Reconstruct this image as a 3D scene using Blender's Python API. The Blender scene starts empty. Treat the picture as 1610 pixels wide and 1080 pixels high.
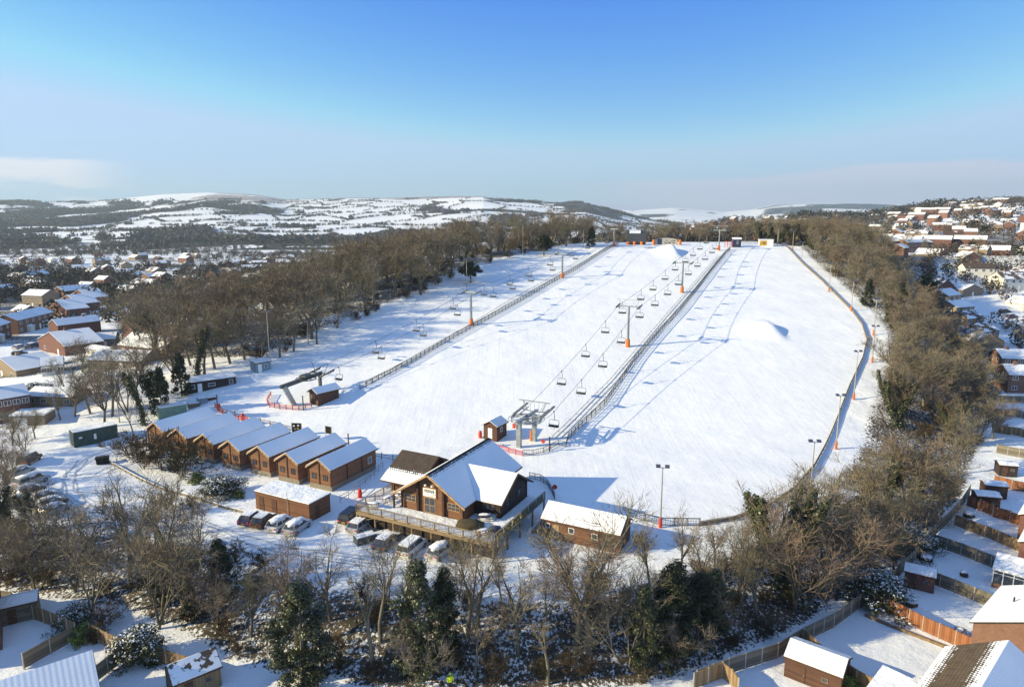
import bpy, math, random
import numpy as np
from mathutils import Vector, Matrix
R = math.radians
S = bpy.context.scene
COL = S.collection
# ------------------------------------------------------------------ camera
CAM = np.array([0., 0., 42.]); F = 1073.3; PITCH = R(10.66)
CP, SP = math.cos(PITCH), math.sin(PITCH)
def ray(px, py):
    u = (px-805)/F; v = (540-py)/F
    return np.array([u, CP+SP*v, -SP+CP*v])          # per metre of depth
def proj(p):
    x, y, z = p[0]-CAM[0], p[1]-CAM[1], p[2]-CAM[2]
    d = y*CP - z*SP; up = y*SP + z*CP
    return 805+F*x/d, 540-F*up/d, d
def smooth(a, b, x):
    t = np.clip((x-a)/(b-a), 0, 1); return t*t*(3-2*t)
def lerp(a, b, t): return a+(b-a)*t
# value noise -----------------------------------------------------------
_rs = np.random.RandomState(7); _tab = _rs.rand(256, 256)
def vnoise(x, y):
    xi = np.floor(x).astype(int); yi = np.floor(y).astype(int)
    fx = x-xi; fy = y-yi; fx = fx*fx*(3-2*fx); fy = fy*fy*(3-2*fy)
    g = lambda i, j: _tab[i & 255, j & 255]
    return (g(xi, yi)*(1-fx)+g(xi+1, yi)*fx)*(1-fy)+(g(xi, yi+1)*(1-fx)+g(xi+1, yi+1)*fx)*fy
def fbm(x, y, o=4):
    s = 0; a = .5; n = 0
    for i in range(o):
        s = s+a*vnoise(x*2**i+17*i, y*2**i+31*i); n += a; a *= .5
    return s/n
# ------------------------------------------------------------------ terrain height
K, Y0 = .170, 122.
def plane_z(Y): 
    z = K*(Y-Y0); z = np.logaddexp(0, z*1.6)/1.6       # soft foot
    return 29.2-np.logaddexp(0, (29.2-z)*1.2)/1.2*0 - np.logaddexp(0, (z-29.2)*1.2)/1.2 + (z-29.2)  # soft crest
def Pp(px, py, zf=None):
    """point where the pixel ray meets the simple slope surface (or height zf)"""
    r = ray(px, py)
    if zf is not None:
        d = (zf-42)/r[2]; return CAM+r*d
    d = 40.
    for i in range(4000):
        p = CAM+r*d
        if p[2] <= plane_z(p[1]): break
        d += .25
    return p
GB = np.array([(-400, 160), (-130, 100), (-90, 84), (-60.7, 74), (-48, 71.7), (-33.9, 65.2), (-28, 61), (-10, 56.5), (10, 57), (17.7, 59.6),
      (30.5, 66.3), (45.2, 76.6), (57, 86), (72, 102), (95, 130), (127, 169), (161, 240), (205, 330), (500, 900), (3000, 5400)], float)
# left edge of the snow, right edge of the snow (as pixels of the piste outline laid on the slope)
LE = np.array([Pp(*p)[:2] for p in ((400, 592), (480, 553), (560, 515), (620, 490), (690, 462), (740, 430), (800, 412), (880, 398), (962, 380))])
RE_PX = ((988, 812), (1040, 826), (1100, 827), (1155, 818), (1210, 798), (1250, 770), (1280, 735), (1308, 680), (1335, 610), (1356, 565), (1363, 535), (1355, 510),
         (1340, 490), (1318, 468), (1290, 440), (1262, 415), (1245, 397), (1236, 388))
RE = np.array([Pp(*p)[:2] for p in RE_PX])
def polydist(X, Y, P):
    D = np.full(np.shape(X), 1e9)
    for (x0, y0), (x1, y1) in zip(P[:-1], P[1:]):
        dx, dy = x1-x0, y1-y0
        t = np.clip(((X-x0)*dx+(Y-y0)*dy)/(dx*dx+dy*dy), 0, 1)
        D = np.minimum(D, np.hypot(X-x0-t*dx, Y-y0-t*dy))
    return D
LV = lambda Y, xs, zs: np.interp(Y, xs, zs)
RIDGE_A = np.array([(-600, 322), (-200, 319), (0, 318), (60, 318), (150, 317), (200, 312), (260, 306), (330, 303), (400, 306), (450, 314), (500, 313), (560, 311), (600, 312),
      (700, 309), (760, 309), (800, 315), (870, 320), (920, 320), (960, 331), (1000, 342), (1060, 352), (1200, 360)], float)
RIDGE_B = np.array([(-600, 350), (800, 345), (900, 334), (960, 331), (1010, 330), (1060, 327), (1100, 330), (1140, 333), (1180, 330), (1215, 323), (1280, 320.5), (1350, 320.5), (1420, 322),
      (1500, 324), (1700, 330), (2400, 335)], float)
PROF = np.array([(1300, 0), (1700, .05), (2000, .12), (2500, .245), (3000, .44), (3500, .70), (3900, .9), (4250, 1.), (4700, .96), (5600, .6), (7000, .2)])
def height(X, Y):
    X = np.asarray(X, float); Y = np.asarray(Y, float)
    t = X/np.maximum(Y, 30)
    left = LV(Y, [0, 350, 700, 1200, 1600, 9000], [0, 0, -9, -21, -22, -22])
    rt = LV(Y, [0, 60, 170, 240, 300, 400, 700, 1000, 1400, 2600, 9000], [-3, -3, -2, 2, 15, 22, 30, 44, 50, 0, -22])
    rt = rt+np.clip(t-.5, 0, 1)*70*smooth(450, 1000, Y)*(1-smooth(1500, 2600, Y))
    rt = rt-13*(1-smooth(.50, .64, t))*smooth(430, 850, Y)*(1-smooth(1500, 2600, Y))
    wr = smooth(.14, .34, t)
    base = lerp(left, np.where(Y < 300, np.maximum(rt, 0), rt), wr*smooth(250, 340, Y))
    zs = plane_z(Y)
    dl = polydist(X, Y, LE)*np.where(X < np.interp(Y, LE[:, 1], LE[:, 0], left=-65), 1, 0)
    El = 1-smooth(12, 95, dl); Ey = 1-smooth(325, 520, Y)
    near = base+(zs-base)*El*Ey
    yb = np.interp(X, GB[:, 0], GB[:, 1]); sd = polydist(X, Y, GB[:-1])*np.sign(Y-yb)
    W = np.clip(13+.13*(Y-90), 13, 42)
    out = lerp(np.full_like(Y, -3.), rt, smooth(100, 240, Y)*(X > 0))
    fo = smooth(-1, 1, (sd-.5)/W*2-1)
    near = np.where(Y > 330, lerp(near, near, 0), out+(near-out)*fo)
    # the band where the right bank meets the plateau behind
    k = smooth(300, 360, Y)*(X > 0)
    near = lerp(near, base+(zs-base)*El*Ey*(1-smooth(.42, .58, t)), k)
    # far hills
    px = 805+1092*t
    nz = fbm(X/900., Y/900., 4)-.5
    yA = np.interp(px, RIDGE_A[:, 0], RIDGE_A[:, 1]); zA = 42+(338-yA)/1112*4250
    fr = np.interp(Y+nz*700*(1-smooth(3600, 4200, Y)), PROF[:, 0], PROF[:, 1])
    hA = -22+(zA+22)*fr + nz*26*smooth(1300, 2200, Y)*(1-smooth(3500, 4200, Y))
    yB = np.interp(px, RIDGE_B[:, 0], RIDGE_B[:, 1]); zB = 42+(338-yB)/1112*7600
    frB = np.interp(Y+nz*900, [3600, 5200, 6500, 7600, 9000], [0, .3, .7, 1, .9])
    hB = -22+(zB+22)*frB
    far = np.maximum(hA, hB)
    h = np.where(Y > 1300, np.maximum(far, near), near)
    # snow mounds on the piste
    for (mx, my, rx, ry, hh) in MOUNDS:
        dx = X-mx; q = np.hypot(np.where(dx < 0, dx/(1.15*rx), dx/rx), (Y-my)/ry); s = np.clip(1-q, 0, 1)
        lee = smooth(.0, .16, (rx-(X-mx))/rx-.72)      # cut face on the side away from the sun
        h = h+hh*smooth(0, 1, s)**.9*lee*(q < 1)
    rough = (fbm(X/6, Y/6, 3)-.5)
    pist = smooth(0, 4, dl)+smooth(0, 6, np.where(X > np.interp(Y, RE[3:, 1], RE[3:, 0], left=200), polydist(X, Y, RE), 0))
    inner = np.clip(pist, 0, 1)*(Y < 420)*(Y > 84)
    h = h+rough*(.12+.7*inner)*(Y < 600)+(fbm(X/2.1, Y/2.1, 2)-.5)*.3*inner
    return h
MOUNDS = []
_m = Pp(1218, 522); _n = Pp(1065, 402)
MOUNDS = [(_m[0]-1, _m[1]+1, 8.5, 9.5, 2.2), (_n[0]-1, _n[1]+6, 7, 12, 3.2)]
def P(px, py, dz=0.):
    """terrain point seen at a pixel of the photograph (real 3-D position on the ground)"""
    r = ray(px, py); ds = np.arange(45, 420, .5)
    if py < 420: ds = np.concatenate([ds, np.arange(420, 2500, 3.)])
    pts = CAM[None]+r[None]*ds[:, None]
    hz = height(pts[:, 0], pts[:, 1])+dz
    i = int(np.argmax(pts[:, 2] <= hz))
    if i == 0: i = len(ds)-1
    a, b = pts[i-1][2]-hz[i-1], pts[i][2]-hz[i]; k = a/(a-b) if a != b else 0
    p = pts[i-1]+(pts[i]-pts[i-1])*k
    return Vector((p[0], p[1], float(height(p[0], p[1]))))
def gz(x, y): return float(height(np.array(x), np.array(y)))
# ------------------------------------------------------------------ materials
MATS = {}
class NT:
    def __init__(s, name):
        s.m = bpy.data.materials.new(name); s.m.use_nodes = True; s.t = s.m.node_tree; s.t.nodes.clear()
        s.out = s.n('ShaderNodeOutputMaterial'); s.b = s.n('ShaderNodeBsdfPrincipled')
        s.l(s.b.outputs[0], s.out.inputs[0])
    def n(s, ty, **k):
        nd = s.t.nodes.new(ty)
        for a, v in k.items(): setattr(nd, a, v)
        return nd
    def l(s, a, b): s.t.links.new(a, b)
    def v(s, sock, val):
        if hasattr(val, 'is_output') or isinstance(val, bpy.types.NodeSocket): s.l(val, sock)
        else:
            if isinstance(val, (tuple, list)) and len(val) == 3 and sock.type == 'RGBA': val = (*val, 1)
            sock.default_value = val
    def coord(s, kind='Object', scale=(1, 1, 1)):
        c = s.n('ShaderNodeTexCoord'); mp = s.n('ShaderNodeMapping'); s.l(c.outputs[kind], mp.inputs[0]); mp.inputs['Scale'].default_value = scale
        return mp.outputs[0]
    def noise(s, vec, sc, det=3, rough=.55):
        k = s.n('ShaderNodeTexNoise'); s.l(vec, k.inputs['Vector']); k.inputs['Scale'].default_value = sc
        k.inputs['Detail'].default_value = det; k.inputs['Roughness'].default_value = rough; return k.outputs[0]
    def math(s, op, a, b=0., c=0.):
        m = s.n('ShaderNodeMath', operation=op); s.v(m.inputs[0], a); s.v(m.inputs[1], b); s.v(m.inputs[2], c); return m.outputs[0]
    def mix(s, f, a, b):
        m = s.n('ShaderNodeMix', data_type='RGBA'); s.v(m.inputs[0], f); s.v(m.inputs[6], a); s.v(m.inputs[7], b); return m.outputs[2]
    def ramp(s, f, lo, hi):
        m = s.n('ShaderNodeMapRange'); m.interpolation_type = 'SMOOTHSTEP'; s.v(m.inputs[0], f); m.inputs[1].default_value = lo; m.inputs[2].default_value = hi; return m.outputs[0]
    def bump(s, h, st=.5, dist=.1):
        b = s.n('ShaderNodeBump'); b.inputs['Strength'].default_value = st; b.inputs['Distance'].default_value = dist; s.l(h, b.inputs['Height']); s.l(b.outputs[0], s.b.inputs['Normal'])
    def fin(s, col, rough=.8, spec=.3, metal=0.):
        s.v(s.b.inputs['Base Color'], col); s.v(s.b.inputs['Roughness'], rough); s.v(s.b.inputs['Specular IOR Level'], spec); s.v(s.b.inputs['Metallic'], metal)
        MATS[s.m.name] = s.m; return s.m
SNOW = (.86, .87, .89)
def plain(name, c, rough=.7, var=.25, sc=3., metal=0., spec=.3, tint=0.):
    k = NT(name); co = k.coord('Object'); f = k.noise(co, sc, 4)
    a = tuple(x*(1-var) for x in c); b = tuple(min(1, x*(1+var)) for x in c)
    col = k.mix(k.ramp(f, .3, .7), a, b)
    if tint:
        oi = k.n('ShaderNodeObjectInfo'); h = k.n('ShaderNodeHueSaturation')
        k.l(oi.outputs['Random'], k_in := h.inputs['Value']) if False else None
        k.v(h.inputs['Value'], k.math('MULTIPLY_ADD', oi.outputs['Random'], tint, 1-tint/2)); k.v(h.inputs['Color'], col); col = h.outputs[0]
    return k.fin(col, rough, spec, metal)
def bark(name, c1, c2, c3):
    """bark or twig colour that differs a little from tree to tree and along the branches"""
    k = NT(name); oi = k.n('ShaderNodeObjectInfo'); r = oi.outputs['Random']
    cr = k.n('ShaderNodeValToRGB'); e = cr.color_ramp; e.elements[0].color = (*c1, 1); e.elements[1].color = (*c3, 1); m = e.elements.new(.5); m.color = (*c2, 1)
    k.l(r, cr.inputs[0]); f = k.noise(k.coord('Object'), .9, 4)
    col = k.mix(k.ramp(f, .25, .75), k.mix(.45, cr.outputs[0], (.02, .018, .014)), cr.outputs[0])
    return k.fin(col, .85, .2)
def wood(name, c, pitch=.17, axis=2, var=.3, tint=0.):
    k = NT(name); co = k.coord('Object'); sx = k.n('ShaderNodeSeparateXYZ'); k.l(co, sx.inputs[0])
    z = k.math('DIVIDE', sx.outputs[axis], pitch); fr = k.math('FRACT', z); fl = k.math('FLOOR', z)
    wn = k.n('ShaderNodeTexWhiteNoise', noise_dimensions='1D'); k.l(fl, wn.inputs['W'])
    st = k.noise(k.coord('Object', (.6, .6, 6) if axis == 2 else (6, 6, .6)), 2.2, 4); bl = k.noise(co, .5, 3)
    f = k.math('ADD', k.math('MULTIPLY', wn.outputs[0], .35), k.math('MULTIPLY', k.math('ADD', st, bl), .45))
    col = k.mix(k.ramp(f, .3, .95), tuple(x*(1-var) for x in c), tuple(x*(1+var) for x in c))
    gr = k.ramp(fr, 0., .13); col = k.mix(gr, tuple(x*.3 for x in c), col)
    k.bump(gr, .6, .03); return k.fin(col, .7, .25)
def brick(name, c):
    k = NT(name); co = k.coord('Object', (1, 1, 1)); sx = k.n('ShaderNodeSeparateXYZ'); k.l(co, sx.inputs[0])
    cb = k.n('ShaderNodeCombineXYZ'); k.l(k.math('ADD', sx.outputs[0], sx.outputs[1]), cb.inputs[0]); k.l(sx.outputs[2], cb.inputs[1])
    b = k.n('ShaderNodeTexBrick'); k.l(cb.outputs[0], b.inputs['Vector']); b.inputs['Scale'].default_value = 1; b.inputs['Brick Width'].default_value = .23; b.inputs['Row Height'].default_value = .075; b.inputs['Mortar Size'].default_value = .008
    b.inputs['Color1'].default_value = (*c, 1); b.inputs['Color2'].default_value = (*[x*.72 for x in c], 1); b.inputs['Mortar'].default_value = (*[x*.6+.1 for x in c], 1)
    f = k.noise(co, .8, 4); col = k.mix(k.ramp(f, .2, .8), k.mix(.3, b.outputs[0], (.05, .03, .025)), b.outputs[0]); return k.fin(col, .85, .2)
def snow(name, bump=.35, tracks=False, speck=0., sc=1.):
    k = NT(name); co = k.coord('Object'); a = k.noise(co, .35*sc, 5, .6); b = k.noise(co, 2.5*sc, 5, .65); h = k.math('ADD', k.math('MULTIPLY', a, 2.2), k.math('MULTIPLY', b, .45))
    col = k.mix(k.ramp(k.noise(co, .12, 3), .3, .7), (.80, .82, .86), SNOW)
    if tracks:
        h = k.math('ADD', h, k.math('MULTIPLY', k.noise(co, .06, 4, .5), 12.))
    if tracks:      # skis and groomer marks running down the fall line
        for rot, sc2, w in ((.42, 1.5, .5), (.5, 3.2, .35), (.33, .7, .55)):
            c = k.n('ShaderNodeTexCoord'); mp = k.n('ShaderNodeMapping'); k.l(c.outputs['Object'], mp.inputs[0]); mp.inputs['Rotation'].default_value = (0, 0, rot); mp.inputs['Scale'].default_value = (sc2, .035*sc2, .05)
            s_ = k.noise(mp.outputs[0], 1., 3, .6); h = k.math('ADD', h, k.math('MULTIPLY', s_, w))
            f = k.ramp(s_, .64, .76); col = k.mix(k.math('MULTIPLY', f, .32), col, (.58, .63, .72))
        sp = k.ramp(k.noise(co, 1.3, 6, .75), .71, .76); sp = k.math('MULTIPLY', sp, k.ramp(k.noise(co, .03, 2), .5, .62)); col = k.mix(k.math('MULTIPLY', sp, .5), col, (.25, .24, .25))
    if speck:
        f = k.ramp(k.noise(co, .9, 7, .72), .60-speck, .68-speck); f = k.math('MULTIPLY', f, k.ramp(k.noise(co, .16, 2), .35, .6)); col = k.mix(f, col, (.09, .075, .055))
    k.bump(h, bump, .5)
    return k.fin(col, .75, .25)
def ground_mat():
    """thin snow: the wood attribute says how much leaf litter and bramble shows"""
    k = NT('thin_snow'); co = k.coord('Object'); at = k.n('ShaderNodeAttribute'); at.attribute_name = 'wood'; w = at.outputs['Fac']
    n1 = k.noise(co, 2.1, 8, .75); n2 = k.noise(co, .13, 4); st = k.noise(k.coord('Object', (1, .45, 1)), 3.6, 6, .75)
    f = k.math('ADD', k.math('MULTIPLY', n1, .55), k.math('MULTIPLY', st, .45)); f = k.math('ADD', f, k.math('MULTIPLY', k.math('SUBTRACT', n2, .5), .22))
    th = k.math('SUBTRACT', .74, k.math('MULTIPLY', w, .285)); g = k.ramp(k.math('SUBTRACT', f, th), -.02, .03); g = k.math('MULTIPLY', g, k.ramp(w, 0, .15))
    lit = k.mix(k.ramp(k.noise(co, .5, 4), .35, .65), (.05, .042, .028), (.10, .075, .05))
    col = k.mix(g, k.mix(k.ramp(n2, .3, .7), (.79, .81, .85), SNOW), lit)
    h = k.math('ADD', k.math('MULTIPLY', n1, .5), k.math('MULTIPLY', k.noise(co, .35, 4), 1.5)); k.bump(h, .5, .4); return k.fin(col, .8, .2)
def hill_mat():
    k = NT('hill_cover'); co = k.coord('Object'); at = k.n('ShaderNodeAttribute'); at.attribute_name = 'wood'; w = at.outputs['Fac']
    am = k.n('ShaderNodeAttribute'); am.attribute_name = 'moor'; m = am.outputs['Fac']
    n = k.noise(co, .012, 6, .7); n2 = k.noise(k.coord('Object', (1, .35, 1)), .02, 7, .75)
    f = k.ramp(k.math('ADD', w, k.math('MULTIPLY', k.math('SUBTRACT', n, .5), .7)), .42, .58)
    g = k.ramp(k.math('ADD', m, k.math('MULTIPLY', k.math('SUBTRACT', n2, .5), 1.6)), .5, .9)
    col = k.mix(k.math('MULTIPLY', g, .75), SNOW, (.17, .12, .10)); col = k.mix(f, col, (.055, .05, .042)); return k.fin(col, .9, .1)
def roofsnow(name, tile, mode='full', zr=0., w=.5, corr=False):
    """snow lying on tiles; where it has slid or melted off the tiles show"""
    k = NT(name); co = k.coord('Object'); sx = k.n('ShaderNodeSeparateXYZ'); k.l(co, sx.inputs[0]); z = sx.outputs[2]
    rows = k.math('FRACT', k.math('MULTIPLY', z, 5.5)); cols = k.math('FRACT', k.math('MULTIPLY', k.math('ADD', sx.outputs[0], sx.outputs[1]), 2.9))
    n = k.noise(co, 1.6, 5, .65); big = k.noise(co, .22, 2)
    tc = k.mix(k.ramp(rows, 0, .25), tuple(x*.45 for x in tile), k.mix(k.ramp(n, .3, .7), tuple(x*.75 for x in tile), tuple(x*1.2 for x in tile)))
    wob = k.math('ADD', k.math('MULTIPLY', k.math('SUBTRACT', n, .5), w*1.3), k.math('MULTIPLY', k.math('SUBTRACT', k.ramp(rows, .3, .7), .5), w*.35))
    wob = k.math('ADD', wob, k.math('MULTIPLY', k.math('SUBTRACT', k.ramp(cols, .3, .7), .5), w*.35))
    if mode == 'full': f = k.ramp(k.math('ADD', n, k.math('MULTIPLY', big, .4)), .30, .33)
    elif mode == 'bare_top': f = k.ramp(k.math('ADD', k.math('SUBTRACT', z, zr), wob), .03, -.03)
    elif mode == 'ridge': f = k.ramp(k.math('ADD', k.math('ADD', k.math('SUBTRACT', z, zr), wob), 0), .03, -.03)
    elif mode == 'patchy': f = k.ramp(k.math('ADD', n, k.math('MULTIPLY', k.math('SUBTRACT', big, .5), 1.6)), .40, .46)
    elif mode == 'bare': f = k.ramp(k.math('ADD', n, k.math('MULTIPLY', k.math('SUBTRACT', big, .5), 1.2)), .70, .76)
    elif mode == 'middle': f = k.math('MAXIMUM', k.ramp(k.math('ADD', k.math('SUBTRACT', z, 7.45), wob), -.03, .03), k.ramp(k.math('ADD', k.math('SUBTRACT', 5.55, z), wob), -.03, .03))
    if mode in ('ridge', 'bare_top'):
        m2 = k.n('ShaderNodeMapRange'); k.l(k.math('ADD', k.math('SUBTRACT', z, zr), wob), m2.inputs[0]); m2.inputs[1].default_value = -.03; m2.inputs[2].default_value = .03; m2.inputs[3].default_value = 1; m2.inputs[4].default_value = 0; f = m2.outputs[0]
    sc = k.mix(k.ramp(big, .3, .7), (.78, .80, .84), SNOW); rowv = k.math('MULTIPLY', k.ramp(rows, .0, .35), .06); sc = k.mix(rowv, sc, (.6, .64, .7))
    col = k.mix(f, tc, sc); h = k.math('ADD', k.math('MULTIPLY', f, .8), k.math('MULTIPLY', rows, .25))
    if corr: h = k.math('ADD', h, k.math('MULTIPLY', k.math('SINE', k.math('MULTIPLY', sx.outputs[1], 14)), .14))
    k.bump(h, .5, .06); return k.fin(col, .7, .25)
def glass(name='window_glass', c=(.03, .035, .045)):
    k = NT(name); f = k.noise(k.coord('Object'), 1.5, 2); return k.fin(k.mix(f, c, tuple(x*2.5 for x in c)), .12, .6)
M = {}
M['piste'] = snow('piste_snow', .13, True); M['snow'] = snow('fresh_snow', .5); M['ground'] = ground_mat(); M['hill'] = hill_mat()
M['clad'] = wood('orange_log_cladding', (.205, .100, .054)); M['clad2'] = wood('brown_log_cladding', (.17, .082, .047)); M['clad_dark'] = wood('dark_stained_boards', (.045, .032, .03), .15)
M['darkwood'] = wood('dark_brown_boards', (.10, .05, .032)); M['deckwood'] = wood('weathered_timber', (.26, .19, .11), .14); M['post'] = plain('timber_post', (.20, .14, .085), .8); M['beam'] = plain('dark_beam', (.05, .025, .018), .7)
M['trim'] = plain('pale_barge_board', (.42, .27, .15), .6); M['white'] = plain('white_paint', (.8, .8, .78), .5, .06); M['stone'] = brick('stone_plinth', (.28, .25, .2))
M['brick'] = brick('orange_brick', (.27, .135, .09)); M['brick_red'] = brick('red_brick', (.20, .085, .065)); M['brick_buff'] = brick('buff_brick', (.36, .27, .18)); M['render'] = plain('white_render', (.72, .68, .60), .8, .08, 1.)
M['glass'] = glass(); M['roof'] = roofsnow('snowed_tiles', (.10, .07, .055)); M['roof_p'] = roofsnow('patchy_snowed_tiles', (.12, .085, .065), 'patchy'); M['roof_b'] = roofsnow('bare_brown_tiles', (.10, .07, .052), 'bare')
M['roof_corr'] = roofsnow('snowed_ribbed_roof', (.08, .07, .07), 'full', corr=True); M['roofdark'] = plain('roof_tiles_dark', (.045, .04, .04), .8)
M['steel'] = plain('galvanised_steel', (.34, .37, .38), .45, .15, 2., .6); M['steel_d'] = plain('dark_steel', (.09, .10, .105), .5, .2, 2., .5); M['dark_iron'] = plain('dark_iron', (.035, .037, .04), .6, .2, 2.); M['cable'] = plain('steel_cable', (.09, .09, .1), .5, .1, 2, .4)
M['pole'] = plain('lamp_pole_grey', (.38, .36, .33), .5, .12, 1., .2); M['lamp'] = plain('floodlight_case', (.07, .08, .12), .4)
M['orange'] = plain('orange_padding', (.62, .17, .035), .6, .2); M['red'] = plain('red_padding', (.65, .06, .03), .6, .15); M['net'] = plain('red_netting', (.82, .22, .16), .6, .1)
M['fence'] = wood('fence_boards', (.25, .165, .09), .15, 0); M['fence_o'] = wood('orange_fence_boards', (.28, .115, .055), .15, 0); M['fence_g'] = wood('grey_fence_boards', (.17, .15, .115), .3); M['concrete'] = plain('concrete_post', (.45, .42, .36), .8, .12)
M['green'] = plain('pale_green_container', (.16, .27, .22), .6, .1, 1); M['dgreen'] = plain('dark_green_container', (.055, .085, .07), .55, .15, 1); M['bluegrey'] = plain('blue_grey_panels', (.20, .27, .32), .6, .1, 1)
M['dark'] = plain('dark_void', (.012, .011, .012), .9); M['rubber'] = plain('rubber', (.02, .02, .02), .8); M['navy'] = plain('navy_paint', (.03, .045, .09), .4); M['yellow'] = plain('yellow_paint', (.55, .33, .04), .5, .08)
M['hedge'] = plain('clipped_hedge_stem', (.06, .05, .03), .9); M['blue'] = plain('blue_netting', (.05, .12, .35), .7)
M['leaf'] = plain('ivy_leaf', (.042, .050, .017), .45, .55, 1.3, spec=.5, tint=.5); M['leaf_d'] = plain('dark_conifer_leaf', (.026, .033, .014), .6, .5, 1.3, tint=.4); M['leaf_l'] = plain('light_shrub_leaf', (.13, .17, .03), .5, .45, 1.5, tint=.4)
M['bark'] = bark('bark', (.20, .165, .12), (.16, .14, .095), (.25, .22, .17)); M['twig'] = bark('twigs', (.25, .18, .13), (.23, .20, .125), (.27, .22, .17)); M['twig_o'] = bark('olive_twigs', (.26, .215, .15), (.235, .205, .135), (.25, .185, .14))
M['twig_far'] = bark('far_twigs', (.13, .095, .065), (.11, .095, .055), (.10, .075, .055)); M['bramble'] = bark('bramble', (.09, .06, .035), (.12, .085, .05), (.07, .06, .03))
M['solar'] = plain('polycarbonate', (.55, .6, .62), .25, .05); M['hivis'] = plain('yellow_hi_vis_cloth', (.65, .75, .02), .6, .1); M['skin'] = plain('skin', (.5, .28, .2), .6, .05); M['cloth'] = plain('dark_trousers', (.02, .022, .03), .8)
# ------------------------------------------------------------------ geometry helpers
class MB:
    def __init__(s): s.v = []; s.f = []; s.m = []; s.n = 0
    def add(s, v, f, mi=0):
        s.v.extend([tuple(p) for p in v]); s.f.extend([tuple(i+s.n for i in q) for q in f]); s.m.extend([mi]*len(f)); s.n += len(v); return s
    def box(s, x0, x1, y0, y1, z0, z1, mi=0, T=None):
        v = [(x0, y0, z0), (x1, y0, z0), (x1, y1, z0), (x0, y1, z0), (x0, y0, z1), (x1, y0, z1), (x1, y1, z1), (x0, y1, z1)]
        if T: v = [T(p) for p in v]
        return s.add(v, [(0, 3, 2, 1), (4, 5, 6, 7), (0, 1, 5, 4), (1, 2, 6, 5), (2, 3, 7, 6), (3, 0, 4, 7)], mi)
    def bar(s, a, b, w, h=None, mi=0):
        """square bar from a to b"""
        a = Vector(a); b = Vector(b); h = h or w; d = (b-a).normalized(); u = d.cross(Vector((0, 0, 1)))
        u = Vector((1, 0, 0)) if u.length < .01 else u.normalized(); n = u.cross(d)
        v = [p+u*(i*w/2)+n*(j*h/2) for p in (a, b) for i, j in ((-1, -1), (1, -1), (1, 1), (-1, 1))]
        return s.add(v, [(0, 3, 2, 1), (4, 5, 6, 7), (0, 1, 5, 4), (1, 2, 6, 5), (2, 3, 7, 6), (3, 0, 4, 7)], mi)
    def tube(s, pts, r, k=6, mi=0, cap=True):
        pts = [Vector(p) for p in pts]; rs = r if isinstance(r, (list, tuple)) else [r]*len(pts); v = []; f = []
        for i, p in enumerate(pts):
            d = (pts[min(i+1, len(pts)-1)]-pts[max(i-1, 0)]).normalized(); u = d.cross(Vector((0, 0, 1)) if abs(d.z) < .95 else Vector((1, 0, 0))).normalized(); n = d.cross(u)
            v += [p+(u*math.cos(t*math.tau/k)+n*math.sin(t*math.tau/k))*rs[i] for t in range(k)]
        for i in range(len(pts)-1):
            f += [(i*k+t, i*k+(t+1) % k, (i+1)*k+(t+1) % k, (i+1)*k+t) for t in range(k)]
        if cap: f += [tuple(range(k))[::-1], tuple((len(pts)-1)*k+t for t in range(k))]
        return s.add(v, f, mi)
    def prism(s, poly, ax0, ax1, axis='y', mi=0):
        """polygon in the xz plane (axis y) or yz plane (axis x) pulled along the axis"""
        q = (lambda p, t: (p[0], t, p[1])) if axis == 'y' else (lambda p, t: (t, p[0], p[1])) if axis == 'x' else (lambda p, t: (p[0], p[1], t))
        n = len(poly); v = [q(p, ax0) for p in poly]+[q(p, ax1) for p in poly]
        return s.add(v, [tuple(range(n))[::-1], tuple(range(n, 2*n))]+[(i, (i+1) % n, n+(i+1) % n, n+i) for i in range(n)], mi)
    def blob(s, c, r, rng, sub=2, jit=.18, mi=0, flat=0.):
        v, f = ICO[sub]; out = []
        for p in v:
            k = 1+rng.uniform(-jit, jit); z = p[2]*k*r[2]
            if flat and z < -flat: z = -flat
            out.append((c[0]+p[0]*k*r[0], c[1]+p[1]*k*r[1], c[2]+z))
        return s.add(out, f, mi)
    def build(s, name, mats, parent=None, smooth_=False, mw=None):
        me = bpy.data.meshes.new(name); me.from_pydata(s.v, [], s.f); mats = mats if isinstance(mats, (list, tuple)) else [mats]
        for m in mats: me.materials.append(M[m] if isinstance(m, str) else m)
        if len(mats) > 1: me.polygons.foreach_set('material_index', s.m)
        if smooth_: me.polygons.foreach_set('use_smooth', [True]*len(s.f))
        me.update(); o = bpy.data.objects.new(name, me); COL.objects.link(o)
        if parent: o.parent = parent
        return o
def _ico(sub):
    import bmesh
    b = bmesh.new(); bmesh.ops.create_icosphere(b, subdivisions=sub, radius=1); v = [tuple(x.co) for x in b.verts]; f = [tuple(x.index for x in q.verts) for q in b.faces]; b.free(); return v, f
ICO = {i: _ico(i) for i in (1, 2, 3)}
def tag(o, label, cat, group=None, kind=None):
    if label: o['label'] = label
    if cat: o['category'] = cat
    if group: o['group'] = group
    if kind: o['kind'] = kind
    return o
def thing(name, label, cat, loc, rz=0., group=None):
    o = bpy.data.objects.new(name, None); COL.objects.link(o); o.location = loc; o.rotation_euler = (0, 0, rz); o.empty_display_size = .5
    return tag(o, label, cat, group)
def copy_tree(o, parent=None):
    c = o.copy(); COL.objects.link(c); c.parent = parent
    for ch in KIDS.get(o.name, []) or o.children: copy_tree(ch, c)
    return c
KIDS = {}
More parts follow.
